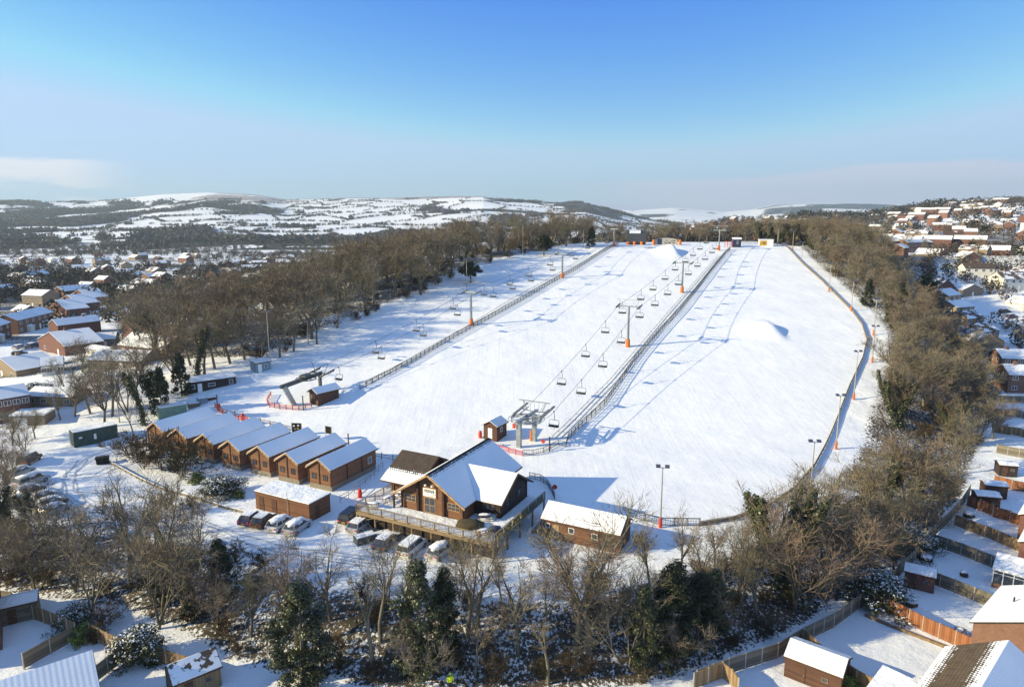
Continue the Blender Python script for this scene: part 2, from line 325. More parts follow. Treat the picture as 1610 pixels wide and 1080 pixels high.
def place(proto, used, loc, rz, label, group=None, sc=None):
    """first use moves the prototype itself, later ones copy it with its parts"""
    o = proto if not used.get(proto.name) else copy_tree(proto); used[proto.name] = 1
    o.location = loc; o.rotation_euler = (0, 0, rz); o['label'] = label
    if group: o['group'] = group
    if sc: o.scale = sc if isinstance(sc, (tuple, list)) else (sc,)*3
    return o
USED = {}
GA = R(-27.1)                      # the resort buildings share one grid
def gl(o, a, b, z=0.):             # grid coordinates -> world
    return Vector((o[0]+a*math.cos(GA)-b*math.sin(GA), o[1]+a*math.sin(GA)+b*math.cos(GA), (o[2] if len(o) > 2 else 0)+z))
def ortho(p, q): return math.atan2(q[1]-p[1], q[0]-p[0])
def np_mesh(name, V, Fc, mats, parent=None, mi=None, loops=None):
    me = bpy.data.meshes.new(name); n = len(V); me.vertices.add(n); me.vertices.foreach_set('co', np.asarray(V, np.float32).ravel())
    Fc = np.asarray(Fc, np.int32); k = Fc.shape[1]; me.loops.add(Fc.size); me.loops.foreach_set('vertex_index', Fc.ravel()); me.polygons.add(len(Fc))
    me.polygons.foreach_set('loop_start', np.arange(0, Fc.size, k, dtype=np.int32))
    try: me.polygons.foreach_set('loop_total', np.full(len(Fc), k, np.int32))
    except Exception: pass
    for m in (mats if isinstance(mats, (list, tuple)) else [mats]): me.materials.append(M[m] if isinstance(m, str) else m)
    if mi is not None: me.polygons.foreach_set('material_index', np.asarray(mi, np.int32))
    me.update(calc_edges=True); me.validate(); o = bpy.data.objects.new(name, me); COL.objects.link(o)
    if parent: o.parent = parent
    return o
def segs_mesh(name, segs, mats, parent=None, loc=None):
    """many tapered sticks at once: rows of x0 y0 z0 x1 y1 z1 r0 r1, by number of sides"""
    Vs = []; Fs = []; off = 0
    for k, A in segs.items():
        if not len(A): continue
        A = np.asarray(A, float); p0 = A[:, :3]; p1 = A[:, 3:6]; d = p1-p0; d /= np.linalg.norm(d, axis=1)[:, None]+1e-9
        up = np.where(np.abs(d[:, 2:3]) < .9, [[0, 0, 1.]], [[1., 0, 0]]); u = np.cross(d, up); u /= np.linalg.norm(u, axis=1)[:, None]+1e-9; w = np.cross(d, u); n = len(A)
        if k == 2:       # flat sliver for the finest twigs, turned at random
            th = np.random.RandomState(n).rand(n)*math.pi; q = u*np.cos(th)[:, None]+w*np.sin(th)[:, None]
            V = np.stack([p0-q*A[:, 6:7], p0+q*A[:, 6:7], p1+q*A[:, 7:8], p1-q*A[:, 7:8]], 1); Fi = np.arange(4)[None]+np.arange(n)[:, None]*4+off
        else:
            ring = [(u*math.cos(t*math.tau/k)+w*math.sin(t*math.tau/k)) for t in range(k)]
            V = np.stack([p0+r*A[:, 6:7] for r in ring]+[p1+r*A[:, 7:8] for r in ring], 1)
            fi = np.array([(t, (t+1) % k, k+(t+1) % k, k+t) for t in range(k)]); Fi = (fi[None]+(np.arange(n)*2*k)[:, None, None]+off).reshape(-1, 4)
        V = V.reshape(-1, 3); Vs.append(V); Fs.append(Fi); off += len(V)
    return np_mesh(name, np.concatenate(Vs), np.concatenate(Fs), mats, parent)
# ------------------------------------------------------------------ ground, ski slope, hills
def axis_lines(a, b, fine, far0, far1, g=1.07, cap=44., mid=None):
    xs = list(np.arange(a, b+.01, fine)); s = fine; x = xs[-1]
    while x < far1: s = min(s*g, cap); x += s; xs.append(x)
    s = fine; x = a; lo = []
    while x > far0: s = min(s*g, cap); x -= s; lo.append(x)
    return np.array(lo[::-1]+xs)
gx = axis_lines(-130, 175, 1.25, -6200, 6200); gy = axis_lines(52, 330, 1.25, -260, 9200, 1.06)
GX, GY = np.meshgrid(gx, gy); GZ = height(GX, GY); ny, nx = GX.shape
def inpoly(X, Y, P_):
    c = np.zeros(np.shape(X), bool); n = len(P_)
    for i in range(n):
        x0, y0 = P_[i]; x1, y1 = P_[(i+1) % n]
        with np.errstate(all='ignore'): k = ((y0 > Y) != (y1 > Y)) & (X < (x1-x0)*(Y-y0)/((y1-y0) if y1 != y0 else 1e-9)+x0)
        c ^= k
    return c
_low = [Pp(*q)[:2] for q in ((400, 600), (340, 625), (350, 650), (430, 672), (520, 690), (600, 712), (640, 730), (720, 700), (850, 760), (900, 800), (985, 806))]
PISTE = list(LE[::-1])+[tuple(q) for q in _low]+list(RE)+[(118, 312), (44, 316)]
cx = (GX[:-1, :-1]+GX[1:, 1:])/2; cy = (GY[:-1, :-1]+GY[1:, 1:])/2
isP = inpoly(cx, cy, PISTE); isH = (cy > 1250)
# woodland floor, moor
def gmask(X, Y):
    yb = np.interp(X, GB[:, 0], GB[:, 1]); sd = polydist(X, Y, GB[:-1])*np.sign(Y-yb)
    bank = smooth(0, 2, sd)*(1-smooth(11, 15, sd))*(Y < 112)+smooth(0, 2, sd)*(X > 40)*(Y >= 100)*(Y < 330)*smooth(2, 7, polydist(X, Y, RE))*(X > np.interp(Y, RE[3:, 1], RE[3:, 0], left=45))
    xl = np.interp(Y, LE[:, 1], LE[:, 0], left=-200, right=60); dl = np.where(X < xl, polydist(X, Y, LE), 0)
    lw = smooth(2, 10, dl)*(1-smooth(70, 95, dl))*(Y > 165)*(Y < 420)
    back = smooth(318, 330, Y)*(1-smooth(500, 600, Y))*.8
    twn = smooth(.36, .54, fbm(X/38+7, Y/38+2, 3))*.95*(((Y > 330)|((X < -95)&(Y > 215)))*1.)*(1-lw)
    return np.clip(bank+lw+back+twn, 0, 1)
def hill_fields(X, Y):
    """wooded share of the far valley and hills; moorland on the tops"""
    n = fbm(X/330+3, Y/520+9, 4); n2 = fbm(X/120+40, Y/180, 3); lowb = smooth(1700, 1250, Y)*.10 if False else (1-smooth(1300, 2100, Y))*.05
    el = height_cache if False else None
    w = smooth(.60, .63, n+.6*(n2-.5)+lowb-.05*smooth(2400, 3400, Y)-.07*smooth(250, 450, 805+1092*X/np.maximum(Y, 50)))
    return w*(1-.0*X)
WD = np.where(GY > 1250, 0, gmask(GX, GY)); HW = hill_fields(GX, GY)
pxg = 805+1092*GX/np.maximum(GY, 50)
MO = smooth(60, 120, GZ)*smooth(.40, .62, fbm(GX/500+5, GY/300+2, 4)+.10*smooth(560, 700, pxg)*(1-smooth(860, 950, pxg)))
HW = HW*(1-smooth(95, 135, GZ)*(pxg < 700)*.9)
# dark forestry blocks on the right-hand far ridge and the middle spur
def block(pa, pb, ya, yb, X=GX, Y=GY): return smooth(pa-12, pa+12, pxg)*(1-smooth(pb-12, pb+12, pxg))*smooth(ya, ya+150, Y)*(1-smooth(yb-150, yb, Y))
HW = np.clip(np.maximum(HW, .60*(block(880, 985, 3000, 4300)+block(1195, 1300, 5600, 6900)+block(1260, 1430, 6300, 7300)+block(1000, 1060, 5400, 6200)+block(700, 900, 2700, 3100))), 0, 1)
def sheet(name, mask, mat, attrs=(), label=None):
    ids = np.arange(ny*nx).reshape(ny, nx); j, i = np.nonzero(mask)
    Fq = np.stack([ids[j, i], ids[j, i+1], ids[j+1, i+1], ids[j+1, i]], 1); u, inv = np.unique(Fq, return_inverse=True); Fq = inv.reshape(Fq.shape)
    V = np.stack([GX.ravel()[u], GY.ravel()[u], GZ.ravel()[u]], 1); o = np_mesh(name, V, Fq, mat)
    o.data.polygons.foreach_set('use_smooth', np.ones(len(Fq), bool))
    for an, A in attrs:
        at = o.data.attributes.new(an, 'FLOAT', 'POINT'); at.data.foreach_set('value', A.ravel()[u].astype(np.float32))
    tag(o, label, None, kind='structure'); return o
sheet('ski_slope', isP, 'piste', label='groomed white ski slope rising to the wooded crest')
sheet('ground', ~isP & ~isH, 'ground', (('wood', WD),), 'thin snow on the car park, banks, gardens and town')
sheet('hills', isH, 'hill', (('wood', HW), ('moor', MO)), 'snowy hills with fields and moorland beyond the valley')
# ------------------------------------------------------------------ camera, sun, sky
cam = bpy.data.cameras.new('camera'); co_ = bpy.data.objects.new('camera', cam); COL.objects.link(co_); S.camera = co_
co_.location = (0, 0, 42); co_.rotation_euler = (R(90-10.66), 0, 0); cam.sensor_width = 36; cam.lens = 24.0; cam.clip_end = 20000; cam.clip_start = .5
SUN_EL = 21.5; TR = Vector((.974, .225, -math.tan(R(SUN_EL)))).normalized()
sl = bpy.data.lights.new('sun', 'SUN'); sl.energy = 5.0; sl.angle = R(.5); sl.color = (1, .855, .52); so = bpy.data.objects.new('sun', sl); COL.objects.link(so)
so.rotation_euler = TR.to_track_quat('-Z', 'Y').to_euler(); so.location = (-60, -20, 120)
W = bpy.data.worlds.new('World'); S.world = W; W.use_nodes = True; wt = W.node_tree; wt.nodes.clear()
def wn(t, **k):
    q = wt.nodes.new(t)
    for a, b in k.items(): setattr(q, a, b)
    return q
sky = wn('ShaderNodeTexSky', sky_type='NISHITA', sun_disc=False); sky.sun_elevation = R(SUN_EL); sky.sun_rotation = -math.atan2(-TR.x, -TR.y); sky.air_density = 1.0; sky.dust_density = .6; sky.ozone_density = 2.2; sky.altitude = 100
bg = wn('ShaderNodeBackground'); wo = wn('ShaderNodeOutputWorld'); bg.inputs[1].default_value = .15
def wmath(op, a, b=0., c=0.):
    m = wn('ShaderNodeMath', operation=op)
    for i, v in enumerate((a, b, c)):
        if isinstance(v, (int, float)): m.inputs[i].default_value = v
        else: wt.links.new(v, m.inputs[i])
    return m.outputs[0]
def wrange(v, a, b, c=0., d=1.):
    m = wn('ShaderNodeMapRange', interpolation_type='SMOOTHSTEP'); wt.links.new(v, m.inputs[0])
    for i, q in enumerate((a, b, c, d)): m.inputs[i+1].default_value = q
    return m.outputs[0]
# the clear winter blue of the day: each channel of the sky deepened a little
sp_ = wn('ShaderNodeSeparateColor'); cc_ = wn('ShaderNodeCombineColor'); wt.links.new(sky.outputs[0], sp_.inputs[0])
for i, (ref, out_, pw) in enumerate(((3.2, 1.95, 2.3), (4.3, 3.1, 1.6), (4.5, 3.85, .28))):
    wt.links.new(wmath('MINIMUM', wmath('MULTIPLY', wmath('POWER', wmath('DIVIDE', sp_.outputs[i], ref), pw), out_), (2.05, 2.98, 4.6)[i]), cc_.inputs[i])
hm = wn('ShaderNodeMix', data_type='RGBA'); wt.links.new(cc_.outputs[0], hm.inputs[6]); hm.inputs[7].default_value = (.76, 1.40, 2.75, 1)     # overhead sky outside the view recoloured as added fill for the shade
# thin cloud banks low over the horizon, laid out by compass direction
tc = wn('ShaderNodeTexCoord'); sx = wn('ShaderNodeSeparateXYZ'); wt.links.new(tc.outputs['Generated'], sx.inputs[0]); gxs, gys, gzs = sx.outputs
az = wmath('DIVIDE', gxs, wmath('MAXIMUM', gys, .05)); el = wmath('DIVIDE', gzs, wmath('MAXIMUM', gys, .05))
cb = wn('ShaderNodeCombineXYZ'); wt.links.new(wmath('MULTIPLY', az, 3.2), cb.inputs[0]); wt.links.new(wmath('MULTIPLY', el, 22.), cb.inputs[1])
nz_ = wn('ShaderNodeTexNoise'); nz_.inputs['Scale'].default_value = 1.1; nz_.inputs['Detail'].default_value = 6; nz_.inputs['Roughness'].default_value = .5; wt.links.new(cb.outputs[0], nz_.inputs['Vector']); nn = nz_.outputs[0]
top = wmath('ADD', wrange(az, -.02, .75, .042, .076), wmath('MULTIPLY', wmath('SUBTRACT', nn, .5), .035))          # right-hand bank: upper edge by azimuth
m1 = wmath('MULTIPLY', wrange(wmath('SUBTRACT', top, el), -.004, .006), wrange(az, .02, .30)); m1 = wmath('MULTIPLY', m1, .85)
m2 = wmath('MULTIPLY', wrange(wmath('ADD', nn, wmath('MULTIPLY', wmath('ABSOLUTE', wmath('SUBTRACT', el, .047)), -9.)), .30, .42), wrange(az, -.66, -.52, 1., 0.)); m2 = wmath('MULTIPLY', m2, .8)
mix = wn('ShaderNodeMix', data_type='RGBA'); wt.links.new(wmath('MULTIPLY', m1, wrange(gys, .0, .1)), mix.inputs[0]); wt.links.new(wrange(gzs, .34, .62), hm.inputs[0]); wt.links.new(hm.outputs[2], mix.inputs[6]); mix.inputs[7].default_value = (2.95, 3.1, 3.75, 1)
mix2 = wn('ShaderNodeMix', data_type='RGBA'); wt.links.new(wmath('MULTIPLY', m2, wrange(gys, .0, .1)), mix2.inputs[0]); wt.links.new(mix.outputs[2], mix2.inputs[6]); mix2.inputs[7].default_value = (4.2, 4.1, 4.3, 1)
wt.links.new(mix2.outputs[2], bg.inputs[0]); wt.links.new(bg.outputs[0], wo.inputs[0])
S.view_settings.view_transform = 'Standard'; S.view_settings.look = 'None'; S.view_settings.gamma = 1; S.view_settings.exposure = .68
S.render.engine = 'CYCLES'; S.cycles.use_denoising = True; S.cycles.max_bounces = 5; S.cycles.diffuse_bounces = 3; S.cycles.transparent_max_bounces = 8; S.cycles.volume_bounces = 0
try: S.cycles.denoiser = 'OPENIMAGEDENOISE'
except Exception: pass
# air
hz = MB().box(-6400, 6400, -280, 9400, -45, 330).build('haze', []) if False else None
def haze():
    me = bpy.data.meshes.new('haze'); b = MB().box(-6600, 6600, -300, 9500, -60, 420); me.from_pydata(b.v, [], b.f); o = bpy.data.objects.new('haze', me); COL.objects.link(o)
    m = bpy.data.materials.new('pale_air'); m.use_nodes = True; t = m.node_tree; t.nodes.clear(); v = t.nodes.new('ShaderNodeVolumePrincipled'); ou = t.nodes.new('ShaderNodeOutputMaterial')
    v.inputs['Density'].default_value = 0.95e-4; v.inputs['Color'].default_value = (.70, .87, 1, 1); v.inputs['Anisotropy'].default_value = .2; t.links.new(v.outputs[0], ou.inputs['Volume']); me.materials.append(m)
    tag(o, 'pale blue air thickening towards the distant hills', None, kind='stuff')
haze()
# ------------------------------------------------------------------ trees
def grow(rng, h, kind):
    """bare tree as sticks: list of (level, x0..z1, r0, r1)"""
    out = []
    def path(p, d, L, r0, r1, n, lvl, up, wob):
        pts = [p]; ds = [d]; q = p.copy(); e = d.copy()
        for i in range(n):
            e = (e+Vector((rng.gauss(0, wob), rng.gauss(0, wob), rng.gauss(0, wob)+up))).normalized(); nq = q+e*(L/n)
            a = r0+(r1-r0)*i/n; b = r0+(r1-r0)*(i+1)/n; out.append((lvl, *q, *nq, a, b)); q = nq; pts.append(q.copy()); ds.append(e.copy())
        return pts, ds
    def side(d, ang):
        u = d.orthogonal().normalized(); u.rotate(Matrix.Rotation(rng.uniform(0, math.tau), 3, d)); return (d*math.cos(ang)+u*math.sin(ang)).normalized()
    nst, lead, spread, dens = {'tall': (1, 4, .42, 1.), 'wide': (1, 5, .75, 1.15), 'multi': (3, 3, .5, .9), 'slim': (1, 2, .30, .75), 'shrub': (6, 2, .7, .8)}[kind]
    for s in range(nst):
        d0 = Vector((rng.gauss(0, .06), rng.gauss(0, .06), 1)).normalized() if nst == 1 else side(Vector((0, 0, 1)), rng.uniform(.15, .45))
        tl = h*rng.uniform(.22, .32) if kind != 'slim' else h*.45
        if kind == 'shrub': tl = h*.1
        tr = h*.016*(1 if nst == 1 else .6)
        pts, ds = path(Vector((rng.uniform(-.3, .3), rng.uniform(-.3, .3), -.25)) if nst > 1 else Vector((0, 0, -.3)), d0, tl, tr*1.15, tr*.85, 4, 0, .04, .05)
        for l in range(lead):
            base = pts[-1]; dd = side(ds[-1], rng.uniform(.45, 1.)*spread if l else rng.uniform(0, .15))
            L1 = (h-tl)*rng.uniform(.72, 1.0)*(1 if l == 0 else .92)
            p1, d1 = path(base, dd, L1, tr*(.62 if l else .8), tr*.09, 8, 0, .07, .10)
            nb = int(11*dens)
            for b in range(nb):
                f = rng.uniform(.10, .97); i = min(int(f*8), 7); r_ = tr*.62*(1-f*.86)
                p2, d2 = path(p1[i].lerp(p1[i+1], f*8-i), side(d1[i], rng.uniform(.5, 1.0)), L1*rng.uniform(.26, .48)*(1.12-f*.62), r_*.5, .014, 5, 1, .09, .13)
                for c in range(int(9*dens)):
                    g = rng.uniform(.12, 1.); j = min(int(g*5), 4)
                    p3, d3 = path(p2[j].lerp(p2[j+1], min(g*5-j, 1)), side(d2[j], rng.uniform(.4, 1.)), L1*rng.uniform(.09, .19), .016, .007, 3, 2, .08, .16)
                    for t_ in range(4 if kind != 'shrub' else 2):
                        q = rng.randrange(1, 4); dt = side(d3[q], rng.uniform(.3, .9)); dt = (dt+Vector((0, 0, .15))).normalized(); pp = p3[q]; e = pp+dt*L1*rng.uniform(.04, .10)
                        out.append((3, *pp, *e, .010, .004))
    return out
def tree_proto(name, seed, h, kind, mats=('bark', 'twig'), tw=1., ivy=0., label='', cat='tree', far=False):
    rng = random.Random(seed); st = grow(rng, h, kind); root = thing(name, label, cat, (0, 0, 0)); root['_h'] = h
    s0 = {6: [x[1:] for x in st if x[0] == 0]}; segs_mesh('trunk', s0, mats[0], root)
    A3 = [x[1:7]+(x[7]*tw, x[8]*tw) for x in st if x[0] >= 2]; A1 = [x[1:] for x in st if x[0] == 1]
    segs_mesh('crown', {4: A1, 2: A3}, mats[1], root)
    if ivy:
        tr = [x for x in st if x[0] == 0 and x[3] < h*ivy]; V = []; Fc = []; n = 0
        for x in tr:
            L = (Vector(x[4:7])-Vector(x[1:4])).length
            for k in range(int(L*150)):
                t = rng.random(); c = Vector(x[1:4]).lerp(Vector(x[4:7]), t); rr = (.30+1.0*rng.random()**2)*(1-.65*c.z/(h*ivy))*h/13+.1
                u = Vector((rng.gauss(0, 1), rng.gauss(0, 1), rng.gauss(0, .8))).normalized(); c = c+u*rr; w = u.orthogonal().normalized(); w.rotate(Matrix.Rotation(rng.uniform(0, 6.3), 3, u)); z = u.cross(w); s = rng.uniform(.07, .17)
                V += [c+w*s, c+z*s+u*.04, c-w*s, c-z*s-u*.04]; Fc.append((n, n+1, n+2, n+3)); n += 4
        np_mesh('ivy', np.array(V), np.array(Fc), 'leaf', root)
    KIDS[root.name] = list(root.children); return root
def leafy(name, seed, h, w, mat, cat='tree', label='', shape='cone', n=5200, size=.2, snowy=0.):
    """evergreen: many small leaf faces in uneven tufts round a trunk"""
    rng = random.Random(seed); root = thing(name, label, cat, (0, 0, 0)); root['_h'] = h
    V = []; Fc = []; Mi = []; k = 0; tufts = []
    for i in range(70 if shape != 'low' else 46):
        if shape == 'cone': f = rng.random()**.8; z = h*(.06+.94*f); rad = w*(1-f)**.65*rng.uniform(.45, 1.1)+.15
        elif shape == 'col': f = rng.random(); z = h*(.05+.93*f); rad = w*(1-abs(f-.4)**2*1.6)*rng.uniform(.3, 1.05)*(1-.75*max(0, f-.6)/.4)
        elif shape == 'low': f = rng.random(); z = h*f*.85; rad = w*math.sqrt(max(0, 1-f*f))*rng.uniform(.3, 1)
        else: f = rng.random(); z = h*(.35+.62*f); rad = w*math.sin(math.pi*(.15+.8*f))*rng.uniform(.3, 1)
        a = rng.uniform(0, math.tau); tufts.append((rad*math.cos(a), rad*math.sin(a), z, rng.uniform(.5, 1.05)*w*.34))
    for q in range(n):
        t = tufts[rng.randrange(len(tufts))]; u = Vector((rng.gauss(0, 1), rng.gauss(0, 1), rng.gauss(0, 1))).normalized(); r_ = t[3]*rng.uniform(.45, 1.15)
        c = Vector(t[:3])+u*r_; c.z = max(c.z, .02); nn = (u+Vector((0, 0, .35))+Vector((rng.gauss(0, .5), rng.gauss(0, .5), rng.gauss(0, .5)))).normalized(); w_ = nn.orthogonal().normalized(); w_.rotate(Matrix.Rotation(rng.uniform(0, 6.3), 3, nn)); z_ = nn.cross(w_); s = size*rng.uniform(.5, 1.2)
        V += [c+w_*s, c+z_*s*.6, c-w_*s, c-z_*s*.6]; Fc.append((k, k+1, k+2, k+3)); k += 4; Mi.append(1 if (snowy and u.z > .35 and rng.random() < snowy) else 0)
    np_mesh('foliage' if shape == 'low' else 'crown', np.array(V), np.array(Fc), [mat, 'snow'], root, Mi)
    b = MB(); b.tube([(0, 0, -.3), (.05, 0, h*.5), (0, .05, h*.93)], [w*.09, w*.06, .03], 7)
    for i in range(9): a = rng.uniform(0, 6.28); z = h*rng.uniform(.15, .7); b.tube([(0, 0, z), (w*.7*math.cos(a), w*.7*math.sin(a), z+h*.08)], [w*.03, .01], 4)
    b.build('trunk' if shape != 'low' else 'stem', 'bark', root); KIDS[root.name] = list(root.children); return root
PT = [tree_proto('bare_tree', 11+i, 13, k, tw=1.5) for i, k in enumerate(('tall', 'tall', 'wide', 'multi', 'slim'))]
PI_ = [tree_proto('ivy_clad_tree', 31+i, 13, k, tw=1.5, ivy=v) for i, (k, v) in enumerate((('tall', .6), ('multi', .75), ('slim', .8)))]
PW = [tree_proto('olive_tree', 41+i, 12, k, ('bark', 'twig_o'), tw=1.9) for i, k in enumerate(('wide', 'wide', 'multi'))]
PF = [tree_proto('woodland_tree', 51+i, 16, k, ('bark', 'twig'), tw=2.3) for i, k in enumerate(('tall', 'tall', 'wide', 'multi'))]
PS = [tree_proto('bare_shrub', 61+i, 3.2, 'shrub', ('bramble', 'bramble'), tw=1.6, cat='shrub') for i in range(2)]
PE = [leafy('evergreen_tree', 71, 11, 2.5, 'leaf_d', n=17000, size=.12), leafy('evergreen_tree', 72, 10, 2.0, 'leaf', shape='col', n=17000, size=.115)]
PC = [leafy('conifer', 75, 12, 3., 'leaf_d', n=3200, size=.36), leafy('conifer', 76, 9, 3.4, 'leaf_d', shape='round', n=3200, size=.36)]
PB = [leafy('evergreen_shrub', 78, 2.6, 2.5, 'leaf', 'shrub', shape='low', n=9000, size=.09, snowy=.35), leafy('evergreen_shrub', 79, 2.2, 1.6, 'leaf_l', 'shrub', shape='low', n=2600, size=.12)]
rng = random.Random(5); SCL = 1.28
def put(ps, i, px, py, h, label, group=None, wz=1., pos=None):
    pr = ps[i % len(ps)]; p = pos if pos is not None else P(px, py); s = h*SCL/pr['_h']; o = place(pr, USED, p, rng.uniform(0, 6.28), label, group, (s*wz*1.22, s*wz*1.22, s)); return o
USED_KEY = None
# --- the belt of trees along the foot of the picture, left to right (pixel of the trunk foot, height in metres)
GN = 'bare trees on the bank below the car park'
NEAR = [(18, 850, 9.5, 'I', 'ivy-dark bare tree at the far left edge beside the snowed-in cars'), (60, 925, 8, 'W', 'bushy grey-brown tree above the left-hand garden sheds'), (118, 930, 10.5, 'O', 'dense brown bushy tree on the bank left of the bare spreading tree'),
 (143, 965, 9, 'W', 'low-branching brown tree behind the left garden fence'), (205, 925, 11.5, 'T', 'dark spreading bare tree standing clear on the snow left of centre'), (250, 985, 11, 'M', 'forked bare tree with ivy foot above the garden corner bush'), (292, 955, 12.5, 'T', 'tall pale-limbed bare tree with the widest fan of branches on the left'),
 (345, 985, 8.5, 'W', 'tangled brown tree beside the small dark pine'), (395, 1000, 8, 'W', 'tangled olive bush-tree between the pine and the ivy column'), (448, 985, 11, 'T', 'slender bare tree just left of the big ivy-covered tree'), (470, 1020, 10.5, 'T', 'bare tree rising out of the big ivy-covered tree'), (520, 975, 10.5, 'T', 'bare tree leaning right behind the big ivy-covered tree'),
 (586, 1060, 9.5, 'S', 'thin twin-stemmed bare tree left of the dark ivied pair'), (598, 1010, 9.5, 'S', 'slim bare tree below the parked estate car'), (632, 1000, 8.5, 'T', 'small bare tree against the ivied pair, below the white van'), (735, 1000, 10.5, 'T', 'upright bare tree below the right end of the timber deck'),
 (752, 985, 9, 'S', 'slim bare tree behind the upright one below the deck'), (815, 1030, 10.5, 'T', 'bare tree with low fork on the bank below the snowy passage'), (905, 1020, 11.5, 'T', 'left stem of the pair of tall bare trees below the long hut'), (925, 1025, 12.5, 'T', 'right-hand stem of the tall pair below the long hut, crown over its wall'),
 (862, 1075, 6, 'S', 'thin young tree with dark stem at the bottom edge below the long hut'), (985, 1050, 8.5, 'W', 'pale-branched fallen-looking tree in front of the dark evergreens'), (1190, 985, 9.5, 'T', 'bare tree with ivied foot below the lamp post'), (1160, 960, 8, 'W', 'grey bushy tree right of the dark evergreens'), (1255, 962, 10.5, 'M', 'yellow-green mossy tree leaning over the shady bank'),
 (1240, 930, 11.5, 'I', 'tall mossy tree in front of the bottom corner of the piste'), (1300, 900, 10, 'O', 'olive bushy tree right of the piste corner'), (1330, 930, 9.5, 'W', 'golden-brown many-stemmed tree above the fence corner'), (1285, 850, 9.5, 'T', 'bare tree against the lower end of the piste fence'), (1215, 905, 8.5, 'S', 'slender grey tree in front of the piste fence bend'),
 (1385, 870, 8.5, 'O', 'round brown bushy tree above the snow-covered garden shrub'), (1360, 830, 9, 'O', 'brown bushy tree beside the lowest floodlight'), (1405, 905, 6, 'W', 'low brown tree beside the shady snow bank'), (1450, 815, 9.5, 'M', 'tall tree with sunlit orange trunk above the sheds'), (1470, 825, 8, 'W', 'leaning sunlit tree nearest the two sheds'),
 (1425, 800, 10.5, 'O', 'rust-tipped broad tree behind the sunlit orange trunk'), (1395, 795, 9.5, 'I', 'bright ivy-covered tree in the middle of the right-hand wood'), (1505, 745, 9, 'O', 'broad tree touching the garden fences'), (1520, 655, 11, 'O', 'pale-limbed spreading tree standing out at the right-hand garden edge'), (1560, 690, 7, 'O', 'small brown tree overhanging the upper garden fence')]
KD = {'T': (PT, (0, 1)), 'M': (PT, (3,)), 'S': (PT, (4,)), 'W': (PT, (2, 3)), 'I': (PI_, (0, 1, 2)), 'O': (PW, (0, 1, 2))}
for n_, (px, py, h, k, lb) in enumerate(NEAR):
    ps, ii = KD[k]; put(ps, ii[n_ % len(ii)], px, py, h*(.74 if 330 < px < 560 else .88 if px < 860 and px > 330 else 1), lb, GN)
# evergreens and ivy masses
SCL = 1.0
for px, py, h, i, wz, lb in ((478, 1075, 10.5, 1, 1.15, 'big ivy-covered tree, the tallest green mass at the bottom of the picture'), (660, 1060, 12, 1, .85, 'dark ivied tree below the white van, twin of a thinner one'), (700, 1040, 10, 0, .7, 'thin dark ivied tree right of its larger twin'),
    (1055, 1035, 10.5, 0, .95, 'tallest dark evergreen in front of the lamp post'), (1010, 1050, 9, 1, .8, 'ivy-hung evergreen left of the tallest one'), (1095, 1020, 8.5, 0, 1.1, 'blackish broad evergreen above the bottom fence corner'), (1120, 990, 7, 1, 1.1, 'small dark evergreen right of the broad blackish one'),
    (350, 945, 7.5, 0, .85, 'dark pine between bare trees below the parked cars'), (255, 950, 4.5, 1, 1., 'ivy mound at the foot of the forked bare tree'), (300, 975, 5, 1, .9, 'ivy clump behind the pale-limbed tree'), (1440, 790, 8, 1, .7, 'bright green ivied tree among the right-hand crowns')):
    put(PE, i, px, py, h, lb, 'evergreens and ivied trees on the bank', wz)
for px, py, h, i, wz, lb in ((218, 1040, 3.6, 0, .8, 'snow-dusted laurel at the corner of the left gardens'), (1372, 945, 3.6, 0, 1.1, 'snow-covered shrub at the corner of the orange garden fence'), (350, 778, 2.9, 0, 1.25, 'large glossy evergreen shrub in front of the chalets'), (310, 757, 1.5, 1, 1.1, 'small lime-green shrub in front of the chalets'), (375, 782, 1.3, 1, .9, 'small bright shrub at the foot of the glossy evergreen'),
    (120, 978, 2., 0, 1.2, 'low snowy bush on the bank above the left garden fence'), (135, 1005, 1.9, 1, 1., 'trimmed bush in the angle of the left garden fences'), (60, 625, 3.2, 0, 1.4, 'dark bush beside the flat-roofed garage at far left'), (1328, 1085, 1.6, 1, 1., 'small conifer beside the garden shed with the snowy gable roof'), (1440, 865, 2.6, 0, 1.2, 'dark snowy bush in the shade beside the garden fence'),
    (1018, 765, .01, 0, 1, '')):
    if h > .1: put(PB, i, px, py, h, lb, None, wz)
for px, py, h, lb in ((262, 740, 5.5, 'grey thorny shrub hiding the two left chalets'), (232, 735, 4.8, 'olive shrub in front of the leftmost chalet'), (288, 752, 4.8, 'brown shrub in front of the third chalet'), (205, 718, 4, 'small bare tree on the snow left of the chalets'), (1250, 800, .1, ''), (300, 805, 3, 'dark bramble clump beside the curving path'),
    (265, 800, 2.6, 'second bramble clump left of the dark one'), (745, 868, 3., 'olive shrub under the deck front'), (775, 872, 2.6, 'brown shrub under the deck corner'), (715, 866, 2.2, 'low shrub against the deck posts'), (955, 865, 3.2, 'bare shrub against the wall of the long hut'), (1005, 860, 2.6, 'shrub at the right end of the long hut'),
    (170, 985, 3, 'brown bramble mass on the left bank'), (150, 1010, 2.4, 'reddish bush on the left bank by the fence'), (530, 1030, 2.6, 'bare shrub right of the big ivy-covered tree'), (780, 1070, 3.2, 'bare shrub near the person in yellow'), (720, 1050, 2.4, 'bare shrub behind the person in yellow'), (900, 1060, 2.6, 'pale scrub at the foot of the tall pair'), (1410, 765, 3, 'pinkish scrub at the top of the right bank'), (1340, 760, 3, 'brown scrub beside the lower floodlight')):
    if h > .2: put(PS, len(lb), px, py, h*(1.35 if px < 300 and py < 810 else 1), lb, None)
